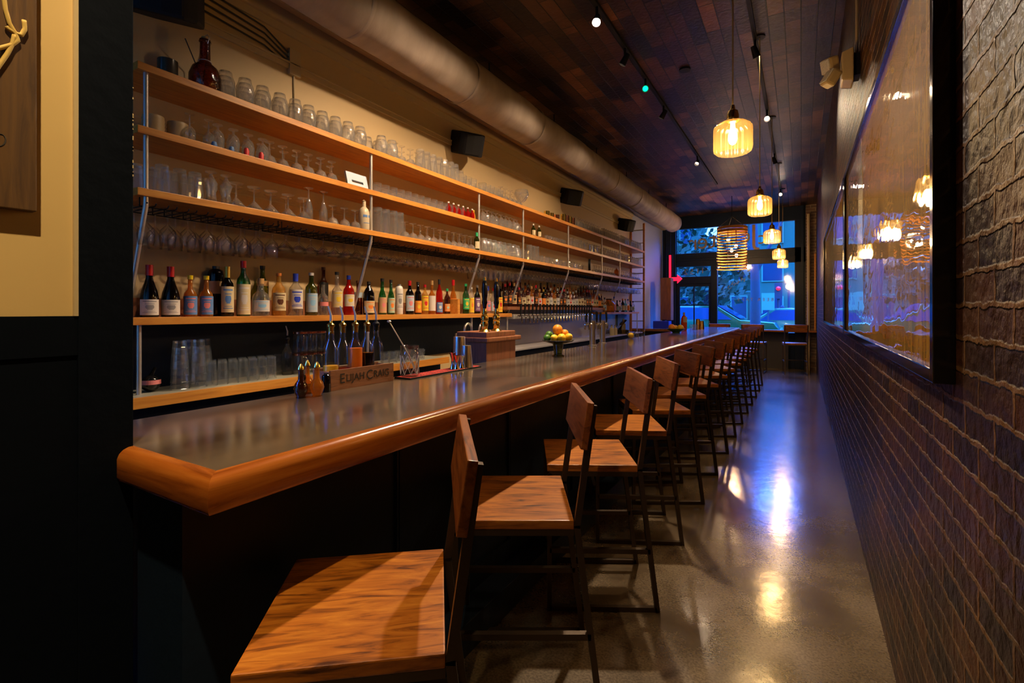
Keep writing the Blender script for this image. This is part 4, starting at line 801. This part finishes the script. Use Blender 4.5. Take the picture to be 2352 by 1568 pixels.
mb = MB(); r9 = random.Random(4)
for i in range(26):
    y = .03+i*.0245; mb.box(.02, .045, y, y+r9.uniform(.006, .014), .0094, .0102); mb.box(.065, .095, y+.006, y+.006+r9.uniform(.006, .014), .0094, .0102)
mb.build('printed_pattern', 'black', mat)
x, y = -1.87, Y_at(941, -1.87); t = thing('mixing_glass', 'cut crystal mixing glass standing on the red bar mat', 'glass', (x, y, ZB+.01))
MB().lathe([(.001, 0), (.046, 0), (.050, .01), (.050, .10), (.050, .103), (.050, .17), (.047, .17), (.046, .03), (.001, .025)], 32, fl=lambda a: 1+.0).build('glass_body', 'thin_glass', t, smooth='all')
mb = MB()
for k in range(9):
    for j in range(3):
        a0 = k*2*PI/9+(j % 2)*.35; z0 = .012+j*.032
        for sgn in (1, -1): mb.tube([(.0515*math.cos(a0+sgn*.30*u), .0515*math.sin(a0+sgn*.30*u), z0+.038*u) for u in (0, .5, 1)], .0018, 4)
mb.build('cut_pattern', 'crystal', t)
t = thing('bar_spoon', 'twisted bar spoon leaning in the crystal mixing glass', 'spoon', (x, y, ZB+.02))
sy = Y_at(896, -1.93)-y; MB().tube([(.02, .03, 0), (.0, .0, .10), (-.06, sy, Z_at(742, -1.93, sy+y)-ZB-.02)], .0035, 6).build('handle', 'rod', t, smooth=True)
MB().ball((-.062, sy-.005, Z_at(738, -1.93, sy+y)-ZB-.02), .012, 10, 6, .6).build('spoon_end', 'rod', t, smooth=True)
def shaker(px, top, base, r0, r1, label, mat='steel', x=-1.87):
    y = Y_at(px, x); h = Z_at(top, x, y)-ZB-.01; t = thing('shaker_tin', label, 'shaker', (x, y, ZB+.01))
    MB().lathe([(.001, h), (r1*.97, h), (r1, h-.004), (r1+(r0-r1)*.5, h*.5), (r0, .008), (r0+.002, 0)], 24).build('tin', mat, t, smooth=True)
shaker(1055, 773, 845, .044, .038, 'tall steel shaker tin turned upside down at the end of the red mat', x=-1.90); shaker(1071, 793, 848, .042, .030, 'shorter steel shaker tin in front of the tall one', x=-1.85)
for i, (px, x, h, m_) in enumerate(((1040, -1.87, .10, 'copper'), (1049, -1.84, .085, 'copper'), (1060, -1.84, .08, 'steel'))):
    t = thing('jigger', ('copper-topped jigger, leftmost on the red mat', 'second copper jigger beside the shaker tins', 'small steel jigger under the shaker tins')[i], 'jigger', (x, Y_at(px, x), ZB+.01))
    MB().lathe([(.019, 0), (.006, h*.42), (.006, h*.46)], 16).build('lower_cup', 'chrome', t, smooth=True); MB().lathe([(.006, h*.46), (.022, h), (.020, h)], 16).build('upper_cup', m_, t, smooth=True)
# hand pump cabinet behind the bar edge
hp = thing('hand_pump', 'brown wooden hand pump cabinet with two brass and black handles', 'beer pump', (-1.975, 2.98, .885))
hz = Z_at(783, -1.975, 3.2)-.885
MB().box(-.26, 0, 0, .42, 0, hz).build('cabinet', 'cabinet_wood', hp, bevel=.003)
MB().box(-.28, .015, -.015, .49, hz, hz+.035).build('moulding', 'cabinet_wood', hp, bevel=.008); MB().box(-.27, 0, 0, .42, hz+.035, hz+.075).build('cap_board', 'cabinet_wood', hp, bevel=.006)
for px in (1113, 1140):
    y = Y_at(px, -2.06)-2.98; zb_ = hz+.075; x = -.085
    b2 = MB().lathe([(.045, 0), (.035, .01), (.022, .02), (.024, .035), (.030, .055), (.024, .075), (.032, .09), (.028, .115), (.018, .13), (.022, .145), (.017, .16), (.014, .175)], 18, (x, y, zb_)).build('pump_collar', 'brass', hp, smooth=True)
    MB().lathe([(.012, .17), (.016, .20), (.022, .22), (.018, .245), (.022, .27), (.024, .32), (.018, .37), (.012, .385)], 14, (x, y, zb_)).build('handle', 'black_gloss', b2, smooth=True)
    MB().lathe([(.012, .385), (.011, .41), (.001, .415)], 12, (x, y, zb_)).build('finial', 'brass', b2, smooth=True)
bottle((-2.5, Y_at(1050, -2.5), 1.0), 'brown bottle with cork stopper behind the tall shaker tin', 'squat', .05, .30, 'brown_glass', None, None, 'lcork', .1, .5, .14)
tag(MB().box(-2.6, -2.42, 2.6, 3.4, .8, 1.0).build('bottle_ledge', 'brushed'), 'steel ledge behind the hand pump cabinet', 'ledge')
# fruit stand
x, y = B(1282, 817); fr2 = thing('fruit_stand', 'dark footed glass stand piled with citrus on the bar', 'stand', (x, y, ZB))
MB().lathe([(.052, 0), (.050, .006), (.034, .014), (.038, .05), (.044, .095), (.05, .10)], 20).build('pedestal', 'olive_glass', fr2, smooth=True); MB().lathe([(.001, .100), (.05, .100), (.115, .118), (.132, .128), (.130, .131), (.05, .106), (.001, .105)], 26).build('dish', 'mug_dark', fr2, smooth=True)
zf = ZB+.108
def fruit(name, mat, lx, ly, lz, r, label, base, sq=1.0, group=None):
    o = MB().ball((0, 0, 0), r, 16, 10, sq).build(name, mat, smooth=True)
    if name == 'lemon':
        for p in o.data.vertices:
            if abs(p.co.z) > r*sq*.93: p.co.z *= 1.12
        o.rotation_euler = (1.2, .4, lx*9)
    o.location = (base[0]+CS*lx-SN*ly, base[1]+SN*lx+CS*ly, base[2]+lz); return tag(o, label, 'fruit', group)
bs_ = (x, y, zf)
fruit('lime', 'lime', -.092, -.02, .040, .030, 'green lime at the left edge of the fruit stand', bs_); fruit('lime', 'lime', -.07, .05, .062, .032, 'green lime behind the top orange', bs_)
fruit('orange', 'orange', -.005, .0, .108, .042, 'orange on top of the citrus pile', bs_); fruit('orange', 'orange', .055, .02, .075, .034, 'orange at the right of the pile below the top one', bs_)
fruit('lemon', 'lemon', -.035, -.05, .040, .030, 'lemon beside the left lime on the stand', bs_, 1.15); fruit('lemon', 'lemon', .022, -.065, .042, .036, 'large lemon at the front middle of the stand', bs_, 1.1); fruit('lemon', 'lemon', .085, -.01, .046, .032, 'lemon at the right edge of the stand', bs_, 1.15)
fruit('lemon', 'lemon', .0, .05, .045, .034, 'lemon hidden in the middle of the pile', bs_)
# beer columns
for i, (px, py) in enumerate(((1361, 794), (1384, 788))):
    x, y = B(px, py); t = thing('beer_tower', 'brushed steel beer column on the bar, %s' % ('the near one beyond the fruit stand' if i == 0 else 'the far one of two'), 'beer tower', (x, y, ZB)); h = Z_at(737, x, y)-ZB
    MB().lathe([(.045, 0), (.045, .008), (.032, .012), (.032, h), (.001, h+.004)], 22).build('column', 'steel', t, smooth=True)
    for j, (dx, dy) in enumerate(((-.05, -.02), (.0, -.06), (.02, .05))):
        f = MB().tube([(0, 0, h-.03), (dx*1.2, dy*1.2, h-.03), (dx*1.5, dy*1.5, h-.045), (dx*1.5, dy*1.5, h-.09)], [.012, .011, .011, .008], 8).build('faucet', 'chrome', t, smooth=True)
        MB().tube([(dx*1.2, dy*1.2, h-.015), (dx*1.25, dy*1.25, h+.02), (dx*1.1, dy*1.1, h+.10)], [.007, .011, .013], 8).build('tap_handle', 'black', f, smooth=True)
# small things further along the bar
for i, (px, py, m_, r, h) in enumerate(((1449, 778, 'yellow_juice', .05, .085), (1463, 774, 'thin_glass', .035, .09), (1476, 771, 'thin_glass', .035, .1))):
    x, y = B(px, py); t = thing('garnish_glass', ('glass of yellow lemon wedges on the bar past the beer columns', 'clear tumbler beside the lemon glass', 'clear tumbler furthest from the lemon glass')[i], 'glass', (x, y, ZB))
    MB().lathe([(.001, 0), (r*.85, 0), (r, h), (r*.95, h), (r*.8, .01)], 16).build('tumbler', 'thin_glass', t, smooth='all')
    if i == 0: MB().ball((0, 0, .045), r*.8, 12, 8).build('wedges', 'lemon', t, smooth=True)
x, y = B(1553, 764); bw = thing('fruit_bowl', 'small green bowl of citrus far along the bar', 'bowl', (x, y, ZB)); MB().lathe([(.06, 0), (.06, .01), (.13, .05), (.15, .07), (.145, .07), (.001, .02)], 20).build('bowl', 'lime', bw, smooth=True)
for i, (dx, dz, m_) in enumerate(((-.08, .11, 'orange'), (.06, .10, 'lemon'), (.0, .09, 'lemon'))): fruit('orange' if m_ == 'orange' else 'lemon', m_, dx, (-.02, -.03, .05)[i], dz-.02, .055, ('orange in the far green bowl', 'lemon at the right of the far green bowl', 'lemon at the back of the far green bowl')[i], (x, y, ZB+.0))
x, y = B(1571, 758); bottle((x, y, ZB), 'squeeze bottle with orange sauce and white nozzle far along the bar', 'flask', .055, .33, 'orange_juice', 'lwhite', None, 'lwhite', .45, .75, .2, name='sauce_bottle')
for i, (px, py, h) in enumerate(((1603, 755, .20), (1612, 755, .16))):
    x, y = B(px, py); tag(MB().lathe([(.001, h), (.036, h), (.05, 0)], 18).build('shaker_tin', 'brass', smooth=True), 'pale metal shaker tin far along the bar, %s' % ('the taller' if i == 0 else 'the shorter'), 'shaker').location = (x, y, ZB)
for i, px in enumerate((1590, 1597)):
    x, y = B(px, 757); put('rocks_glass', (x, y, ZB), 'clear glass beside the far shaker tins', 'glasses beside the far shaker tins', 1.2)
# far end return counter, menu box, till, neon
rc = thing('return_counter', 'short counter with wooden edge closing the bar near the blue-lit wall', 'counter', (0, 0, 0))
MB().box(XL, BX0-.02, 11.3, 11.75, 1.03, 1.07).build('counter_top', 'bar_top', rc); MB().box(XL, BX0-.02, 11.27, 11.3, 1.02, 1.072).build('edge_strip', 'shelf_wood', rc); MB().box(XL, BX0-.05, 11.36, 11.7, 0, 1.03).build('base', 'panel_grey', rc)
wy = 13.0; t = thing('hanging_cabinet', 'narrow brown wooden cabinet beside the blue-lit wall', 'cabinet', (X_at(1517, wy), wy, 0))
cw = X_at(1541, wy)-X_at(1517, wy); z0_, z1_ = Z_at(735, X_at(1517, wy), wy), Z_at(638, X_at(1517, wy), wy)
MB().box(0, cw, 0, .3, z0_, z1_).build('case', 'cabinet_wood', t, bevel=.008); MB().box(cw*.02, cw*.68, -.02, 0, z0_+.02, z1_-.02).build('door', 'cabinet_wood', t, bevel=.005)
MB().box(.03, .1, .05, .28, 0, z0_).build('support', 'navy_frame', t)
tag(MB().box(X_at(1500, 12.6), X_at(1536, 12.6), 12.6, 12.9, 1.0, 1.22).build('blue_box', 'lroyal'), 'dark blue box on a low stand below the wooden cabinet', 'box'); tag(MB().box(X_at(1500, 12.6)+.05, X_at(1536, 12.6)-.05, 12.62, 12.88, 0, 1.0).build('low_stand', 'panel_grey'), 'low dark stand under the dark blue box', 'stand')
ny = 13.9; t = thing('neon_sign', 'red neon sign with a vertical bar and an arrow', 'neon sign', (0, ny, 0)); x0_ = X_at(1539, ny); zz = lambda py: Z_at(py, x0_, ny)
MB().bar((x0_, 0, zz(642)), (x0_, 0, zz(586)), .05, .04, (0, 1, 0)).build('upright_letters', 'neon_red', t)
xa1, xa2 = X_at(1543, ny), X_at(1567, ny); zc = zz(641)
MB().box(xa1, xa2-.12, -.02, .02, zc-.05, zc+.05).prism([(xa2-.13, zc-.12), (xa2, zc), (xa2-.13, zc+.12)], -.02, .02, 'Y').build('arrow', 'neon_red', t); MB().box(x0_-.06, x0_+.06, .03, .06, zz(642), zz(584)).box(xa1, xa2-.05, .03, .05, zc-.08, zc+.08).tube([(x0_, .04, zz(584)), (x0_, .04, ZC)], .01).build('backing', 'black', t)
t = thing('cash_register', 'dark touch screen till tilted on the far back counter', 'till', (-2.95, Y_at(1455, -2.95), 1.015), .5)
MB().box(-.15, .12, -.16, .16, 0, .08).build('base', 'black', t, bevel=.01); o = MB().box(-.01, .01, -.17, .17, -.11, .11).build('screen', 'black_gloss', t, bevel=.005); o.location = (0, 0, .2); o.rotation_euler = (0, .7, 0); MB().bar((-.05, 0, .05), (0, 0, .2), .05).build('arm', 'black', t); t.location[0] = -3.2
tag(MB().box(XL+.012, XL+.05, Y_at(1414, XL), Y_at(1440, XL), 1.02, 1.40).build('backing_board', 'lblue'), 'bright blue panel under the far bottle shelf', 'panel')
for i, px in enumerate((1405, 1413, 1432)):
    x = -3.12; t = thing('condiment_bottle', ('pale square bottle before the blue panel', 'pale square bottle beside the bottle tools', 'tall amber bottle before the blue panel')[i], 'bottle', (x, Y_at(px, x), 1.015)); h = (.20, .19, .30)[i]
    MB().lathe([(.001, 0), (.042, 0), (.042, h*.7), (.015, h*.8), (.015, h), (.001, h)], 14).build('bottle_body', ('lcream', 'lcream', 'pale_liquid')[i], t, smooth=True); MB().lathe([(.018, h*.93), (.018, h*1.03), (.001, h*1.03)], 12).build('bottle_cap', 'lgrey', t)

# ------------------------------------------------------------------ ducts, speakers, conduit
du = thing('air_duct', 'long round canvas-wrapped air duct under the ceiling', 'duct', (-2.88, 0, 3.76)); R = .222
mb = MB(); n = 40; ys = []; y = -2.8; rr = random.Random(2)
while y < 13.1: ys.append(y); y += .06
ys.append(13.15); prv = []
for y in ys:
    rv = R*(1+.012*math.sin(y*3.1)+.010*math.sin(y*7.7+1)+rr.uniform(-.003, .003)); prv.append((y, rv))
b0 = len(mb.v)
for y, rv in prv:
    for k in range(n):
        a = 2*PI*k/n; r_ = rv*(1+.012*math.sin(a*5+y*2.3)+.008*math.sin(a*9-y*5)); mb.v.append((r_*math.cos(a), y, r_*math.sin(a)))
for i in range(len(prv)-1):
    for k in range(n): k2 = (k+1) % n; mb.f.append((i*n+k, i*n+k2, (i+1)*n+k2, (i+1)*n+k))
mb.f.append(tuple((len(prv)-1)*n+k for k in range(n))); mb.build('duct_body', 'duct_wrap', du, smooth='all')
for y in (1.3, 2.55, 3.9, 5.3, 6.7, 8.1, 9.5, 10.9, 12.3):
    o = MB().lathe([(R*1.02, -.02), (R*1.035, -.015), (R*1.035, .015), (R*1.02, .02)], 40).build('seam_band', 'duct_wrap', du, smooth='all'); o.rotation_euler = (PI/2, .0, 0); o.location = (0, y, 0)
for y in (1.2, 2.8, 4.4, 6.0, 7.6, 9.2, 10.8, 12.4): MB().tube([(0, y, R*.9), (0, y, ZC-3.76)], .008, 6).build('hanger', 'black', du)
def speaker(y, z, s, label, yaw=-.5, x=-3.28):
    t = thing('loudspeaker', label, 'speaker', (x, y, z), yaw)
    o = MB().prism([(-.13*s, -.19*s), (.10*s, -.16*s), (.14*s, -.10*s), (.14*s, .10*s), (.10*s, .16*s), (-.13*s, .19*s)], -.13*s, .13*s, 'Z').build('cabinet', 'black', t, bevel=.02*s); o.rotation_euler = (0, .35, 0)
    g_ = MB().prism([(.10*s, -.15*s), (.142*s, -.09*s), (.146*s, .0), (.142*s, .09*s), (.10*s, .15*s)], -.11*s, .11*s, 'Z').build('grille', 'black', t); g_.rotation_euler = (0, .35, 0)
    o3 = MB().bar((0, 0, 0), (-.10, 0, .0), .05).build('bracket', 'black', t); o3.rotation_euler = (0, 0, -yaw)
    return t
speaker(1.46, 3.40, 1.1, 'black wall speaker at the top, cropped behind the navy post'); speaker(4.574, 3.40, .95, 'black wall speaker above the second shelf bay'); speaker(7.526, 3.38, .95, 'black wall speaker above the middle shelf bays'); speaker(10.5, 3.36, .95, 'black wall speaker near the far shelf end')
t = thing('cable_run', 'bundle of dark cables running along the wall above the top shelf', 'cable', (0, 0, 0))
mb = MB(); ye = Y_at(662, XL+.01)
for k in range(4): mb.tube([(XL+.02, 1.75, 3.5+.05*k), (XL+.015, 2.2, 3.47+.045*k), (XL+.012, ye, 3.40+.035*k)], .0055, 6)
mb.build('cables', 'cable', t, smooth=True)
MB().box(XL, XL+.03, ye, ye+.10, 3.34, 3.54).build('junction_box', 'cream_trim', t, bevel=.004); MB().tube([(XL+.01, ye+.05, 3.34), (XL+.012, ye+.06, 2.87)], .008, 8).build('drop_conduit', 'cream_trim', t, smooth=True)
MB().tube([(-3.32, 1.60, 3.2), (-3.38, 1.7, 3.08), (-3.36, 1.72, 2.95), (-3.42, 1.8, 3.3)], .004, 6).build('speaker_wire', 'cable', t, smooth=True)

# ------------------------------------------------------------------ track lights
def track(x, y0, y1, label):
    t = thing('light_track', label, 'track', (x, 0, ZC)); MB().box(-.018, .018, y0, y1, -.03, 0).build('rail', 'black', t); return t
track(-1.52, -2, 11, 'black light track over the bar counter'); track(-.385, -1, 13, 'black light track over the aisle, right of the pendants')
def head(x, y, aim, face, label, e=0, col=(1, .75, .5), spot=70, size=.03, blend=.5):
    t = thing('track_lamp', label, 'spotlight', (x, y, ZC-.03)); d = (Vector(aim)-Vector((x, y, ZC-.14))).normalized(); p = Vector((0, 0, -.11))
    MB().tube([(0, 0, 0), (0, 0, -.05), tuple(p)], .012, 8).build('stem', 'black', t); q = d*.055
    MB().tube([tuple(p-q), tuple(p+q)], [.026, .036], 16, cap=False).tube([tuple(p-q*1.02), tuple(p-q)], .026, 16).build('housing', 'black', t, smooth=True)
    MB().tube([tuple(p+q*.1), tuple(p+q*.2)], .029, 16).build('lamp_face', face, t)
    if e: light('beam', 'SPOT', Vector((x, y, ZC-.03))+p+q*.9, e, col, t, size, aim, spot, blend)
    return t
WARM = (1, .72, .46); W2 = (1, .80, .60)
head(-1.52, 4.02, (-.95, 1.2, .3), 'lamp_face', 'bright white track lamp aimed at the camera over the bar', 420, W2, 78, .05)
head(-1.52, 5.55, (-.3, 1, 1.8), 'green_led', 'track lamp glowing green over the bar', 0)
head(-1.52, 8.78, (-1.9, 6.0, 1.6), 'lamp_face_warm', 'small track lamp further along over the bar', 10, WARM, 90, .05, 1)
for hy, he, lb in ((2.85, 210, 'above the crate of bottles'), (3.4, 260, 'above the red bar mat'), (4.8, 260, 'above the hand pump'), (6.4, 200, 'above the beer columns')):
    head(-1.52, hy, (-3.2, hy+.1, 1.35), 'lamp_face_warm', 'warm track lamp aimed at the hanging shelves, '+lb, he, WARM, 100, .03, .9)
head(-1.52, .3, (-.8, .9, .0), 'lamp_face_warm', 'track lamp aimed down at the first bar stool', 150, WARM, 70)
head(-.385, 7.22, (-.1, 2.6, 1.4), 'lamp_face_warm', 'aisle track lamp beyond the first pendant', 45, WARM)
head(-.385, 12.1, (.0, 5, 1.4), 'lamp_face_warm', 'aisle track lamp near the window', 5, WARM)
head(-.385, 5.3, (.33, 6.2, 1.7), 'lamp_face_warm', 'aisle track lamp washing the brick wall above the framed artworks', 40, WARM, 95, .04, 1)
head(-.385, 9.3, (.33, 10.4, 1.6), 'lamp_face_warm', 'aisle track lamp washing the brick wall past the artworks', 60, WARM, 95, .04, 1)
head(-.385, 3.2, (.33, 2.4, 1.9), 'lamp_face_warm', 'aisle track lamp aimed at the framed artwork', 14, WARM)
head(-.385, -.2, (XP, .1, 1.9), 'lamp_face_warm', 'aisle track lamp aimed at the cream entrance wall', 330, (1, .72, .36), 60, .03, .8)
tag(MB().tube([(-1.1, 5.6, ZC-.02), (-1.1, 5.6, ZC)], .06, 16).build('smoke_detector', 'black'), 'small round dark detector on the ceiling', 'detector')

# ------------------------------------------------------------------ pendants
def pendant(y, label, first=[None]):
    x = -.345; zc = 2.50
    if first[0] is None:
        t = thing('pendant_lamp', label, 'pendant lamp', (x, y, zc), 0, 'ribbed glass pendants over the aisle')
        MB().tube([(0, 0, .17), (0, 0, ZC-zc)], .0045, 6).build('cord', 'cord_gold', t, smooth=True)
        MB().lathe([(.01, .20), (.014, .175), (.028, .165), (.034, .14), (.034, .12), (.045, .11), (.045, .105)], 20).build('socket_cap', 'brass', t, smooth=True)
        MB().lathe([(.04, .105), (.075, .095), (.10, .075), (.104, .06), (.104, -.05), (.10, -.07), (.085, -.082)], 72, fl=lambda a: 1+.035*math.cos(a*18)).build('glass_shade', 'shade_glass', t, smooth='all')
        MB().lathe([(.012, .105), (.014, .07), (.024, .03), (.026, 0), (.018, -.024), (.001, -.034)], 14).build('bulb', 'bulb', t, smooth=True)
        MB().lathe([(.05, 0), (.05, -.012), (.001, -.014)], 18, (0, 0, ZC-zc)).build('ceiling_rose', 'black', t, smooth=True)
        first[0] = t
    else: t = dup(first[0], (x, y, zc), 0, label)
    light('pendant_glow', 'POINT', (x, y, zc-.06), 19, (1, .64, .30), t, .085)
for y, lb in ((3.13, 'nearest and largest'), (5.31, 'second'), (7.61, 'third'), (10.07, 'fourth'), (12.2, 'last, before the window')): pendant(y, 'ribbed amber glass pendant lamp over the aisle, '+lb)
dx_, dy_ = X_at(1681, 12.4), 12.4; dz_ = Z_at(571, dx_, dy_)
dp = thing('drum_pendant', 'large drum pendant of stacked wooden rings before the window', 'pendant lamp', (dx_, dy_, dz_)); Rr = .32
for i in range(15):
    z = .47-i*.067; rg = MB(); hh = .011 if i > 1 else .03
    rg.lathe([(Rr, -hh), (Rr+.006, -hh), (Rr+.006, hh), (Rr, hh), (Rr, -hh)], 40).build('ring', 'shelf_wood', dp, smooth=True).location = (rr.uniform(-.008, .008), 0, z)
mb = MB()
for k in range(4): a = k*PI/2+.4; mb.tube([(Rr*.99*math.cos(a), Rr*.99*math.sin(a), -.45), (Rr*.99*math.cos(a), Rr*.99*math.sin(a), .49), (0, 0, .75)], .006, 6)
mb.tube([(0, 0, .75), (0, 0, ZC-dz_)], .006, 6); mb.build('frame', 'black', dp)
for k, (a, z) in enumerate(((2.6, .22), (.6, .06), (.3, -.16), (-1.5, -.05))):
    MB().tube([(.10*math.cos(a), .10*math.sin(a), z+.03), (.08*math.cos(a), .08*math.sin(a), .75)], .004, 5).build('bulb_cord', 'black', dp)
    MB().ball((.10*math.cos(a), .10*math.sin(a), z), .034, 12, 8, 1.3).build('bulb', 'bulb', dp, smooth=True)
light('drum_glow', 'POINT', (dx_, dy_, dz_-.1), 90, (1, .6, .28), dp, .05)

# ------------------------------------------------------------------ right wall: glazed artworks and emergency lamp
m, n, l, b = nmat('art_surface')
c = n.new('ShaderNodeTexCoord'); mp = n.new('ShaderNodeMapping'); mp.inputs['Scale'].default_value = (1, 14, 1.2); l.new(c.outputs['Object'], mp.inputs[0])
t1 = n.new('ShaderNodeTexNoise'); t1.inputs['Scale'].default_value = 3; t1.inputs['Detail'].default_value = 8; l.new(mp.outputs[0], t1.inputs['Vector'])
r1 = ramp(n, [(.3, (.20, .085, .006)), (.55, (.42, .21, .018)), (.8, (.60, .34, .04))]); l.new(t1.outputs['Fac'], r1.inputs[0]); l.new(r1.outputs[0], b.inputs['Base Color'])
b.inputs['Roughness'].default_value = .6; b.inputs['Specular IOR Level'].default_value = .1; b.inputs['Coat Weight'].default_value = 1; b.inputs['Coat Roughness'].default_value = .02; b.inputs['Coat IOR'].default_value = 1.55
t2 = n.new('ShaderNodeTexNoise'); t2.inputs['Scale'].default_value = 2.4; t2.inputs['Detail'].default_value = 2; mp2 = n.new('ShaderNodeMapping'); mp2.inputs['Scale'].default_value = (1, 1.4, 4); l.new(c.outputs['Object'], mp2.inputs[0]); l.new(mp2.outputs[0], t2.inputs['Vector'])
k = n.new('ShaderNodeBump'); k.inputs['Strength'].default_value = .10; k.inputs['Distance'].default_value = .02; l.new(t2.outputs['Fac'], k.inputs['Height']); l.new(k.outputs[0], b.inputs['Coat Normal'])
flat('art_pale', (.42, .38, .28), .4, 0, coat=1); flat('art_dark', (.03, .02, .012), .4, coat=1); flat('art_red', (.2, .02, .01), .4, coat=1)
def artwork(y0, y1, z0, z1, label, band):
    t = thing('framed_artwork', label, 'artwork', (XR, y0, z0)); W, H = y1-y0, z1-z0; xf = -.045
    MB().box(xf, 0, 0, .035, 0, H).box(xf, 0, W-.035, W, 0, H).box(xf, 0, .035, W-.035, 0, .035).box(xf, 0, .035, W-.035, H-.035, H).build('frame', 'black_gloss', t, bevel=.003)
    MB().box(-.030, -.004, .035, W-.035, .035, H-.035).build('glazed_print', 'art_surface', t)
    if band:
        mb = MB(); yb_ = band; r_ = random.Random(9); pts = [(yb_-.16, .22), (yb_-.10, .55), (yb_-.12, H*.7), (yb_-.02, H-.05), (yb_+.08, H-.05), (yb_+.13, H*.66), (yb_+.22, .5), (yb_+.20, .24)]
        mb.prism(pts, -.0308, -.0300, 'X'); mb.build('pale_figure', 'art_pale', t)
artwork(1.60, 4.60, 1.315, 2.545, 'large glazed golden brown artwork in a black frame on the brick wall', 1.9)
artwork(4.66, 8.6, 1.315, 2.545, 'second glazed artwork in a black frame, further along the brick wall', None)
t = thing('emergency_light', 'beige twin-head emergency lamp high on the brick wall', 'lamp', (XR, 3.93, 3.10))
MB().box(-.05, 0, -.08, .08, -.10, .10).build('back_box', 'black', t); MB().prism([(-.14, -.13), (-.05, -.15), (-.05, .15), (-.14, .12)], -.11, .11, 'Y').build('housing', 'beige_plastic', t, bevel=.012)
for s_, tilt in ((-.10, .5), (.09, -.3)):
    h_ = MB().box(-.07, .02, -.07, .07, -.07, .07).build('lamp_head', 'beige_plastic', t, bevel=.02); h_.location = (-.20, s_*.6, s_); h_.rotation_euler = (.2, tilt, .5)
    MB().box(-.08, -.068, -.06, .06, -.06, .06).build('lens', 'lamp_lens', h_, bevel=.005)
MB().tube([(-.02, 0, .1), (-.02, 0, (ZC-3.10)/.72)], .012, 8).build('conduit', 'cream_trim', t, smooth=True); t.scale = (.72, .72, .72)

# ------------------------------------------------------------------ entrance plaque with cord
pq = thing('wooden_plaque', 'brown wooden plaque with looped cord on the cream entrance wall', 'plaque', (XP, 0, 0)); pyr = Y_at(85, XP+.03)
MB().box(.0, .03, -.6, pyr, 1.735, 3.2).build('board', 'plaque_wood', pq, bevel=.002)
def wp(px, py): y = Y_at(px, XP+.038); return (.036, y, Z_at(py, XP+.038, y))
mb = MB()
for path in ([(-12, -60), (8, -20), (13, 20), (22, 52), (36, 76), (50, 80), (58, 66), (56, 46)], [(-10, 112), (10, 107), (28, 102), (42, 92), (36, 76), (20, 66), (15, 60)], [(34, 80), (30, 98), (18, 122), (4, 142), (-10, 162)]):
    pts = []
    for i in range(len(path)-1):
        for u in (0, .34, .67): pts.append(wp(path[i][0]+(path[i+1][0]-path[i][0])*u, path[i][1]+(path[i+1][1]-path[i][1])*u))
    pts.append(wp(*path[-1])); mb.tube(pts, .0045, 8)
mb.build('cord', 'rope', pq, smooth='all')
mb = MB(); pts = [wp(2+12*math.cos(a)*1.1, 320+14*math.sin(a)) for a in [i*PI/8-PI/2 for i in range(9)]]
mb.tube([(p[0]-.006, p[1], p[2]) for p in pts], .0015, 5); mb.build('burnt_mark', 'dark_line', pq)
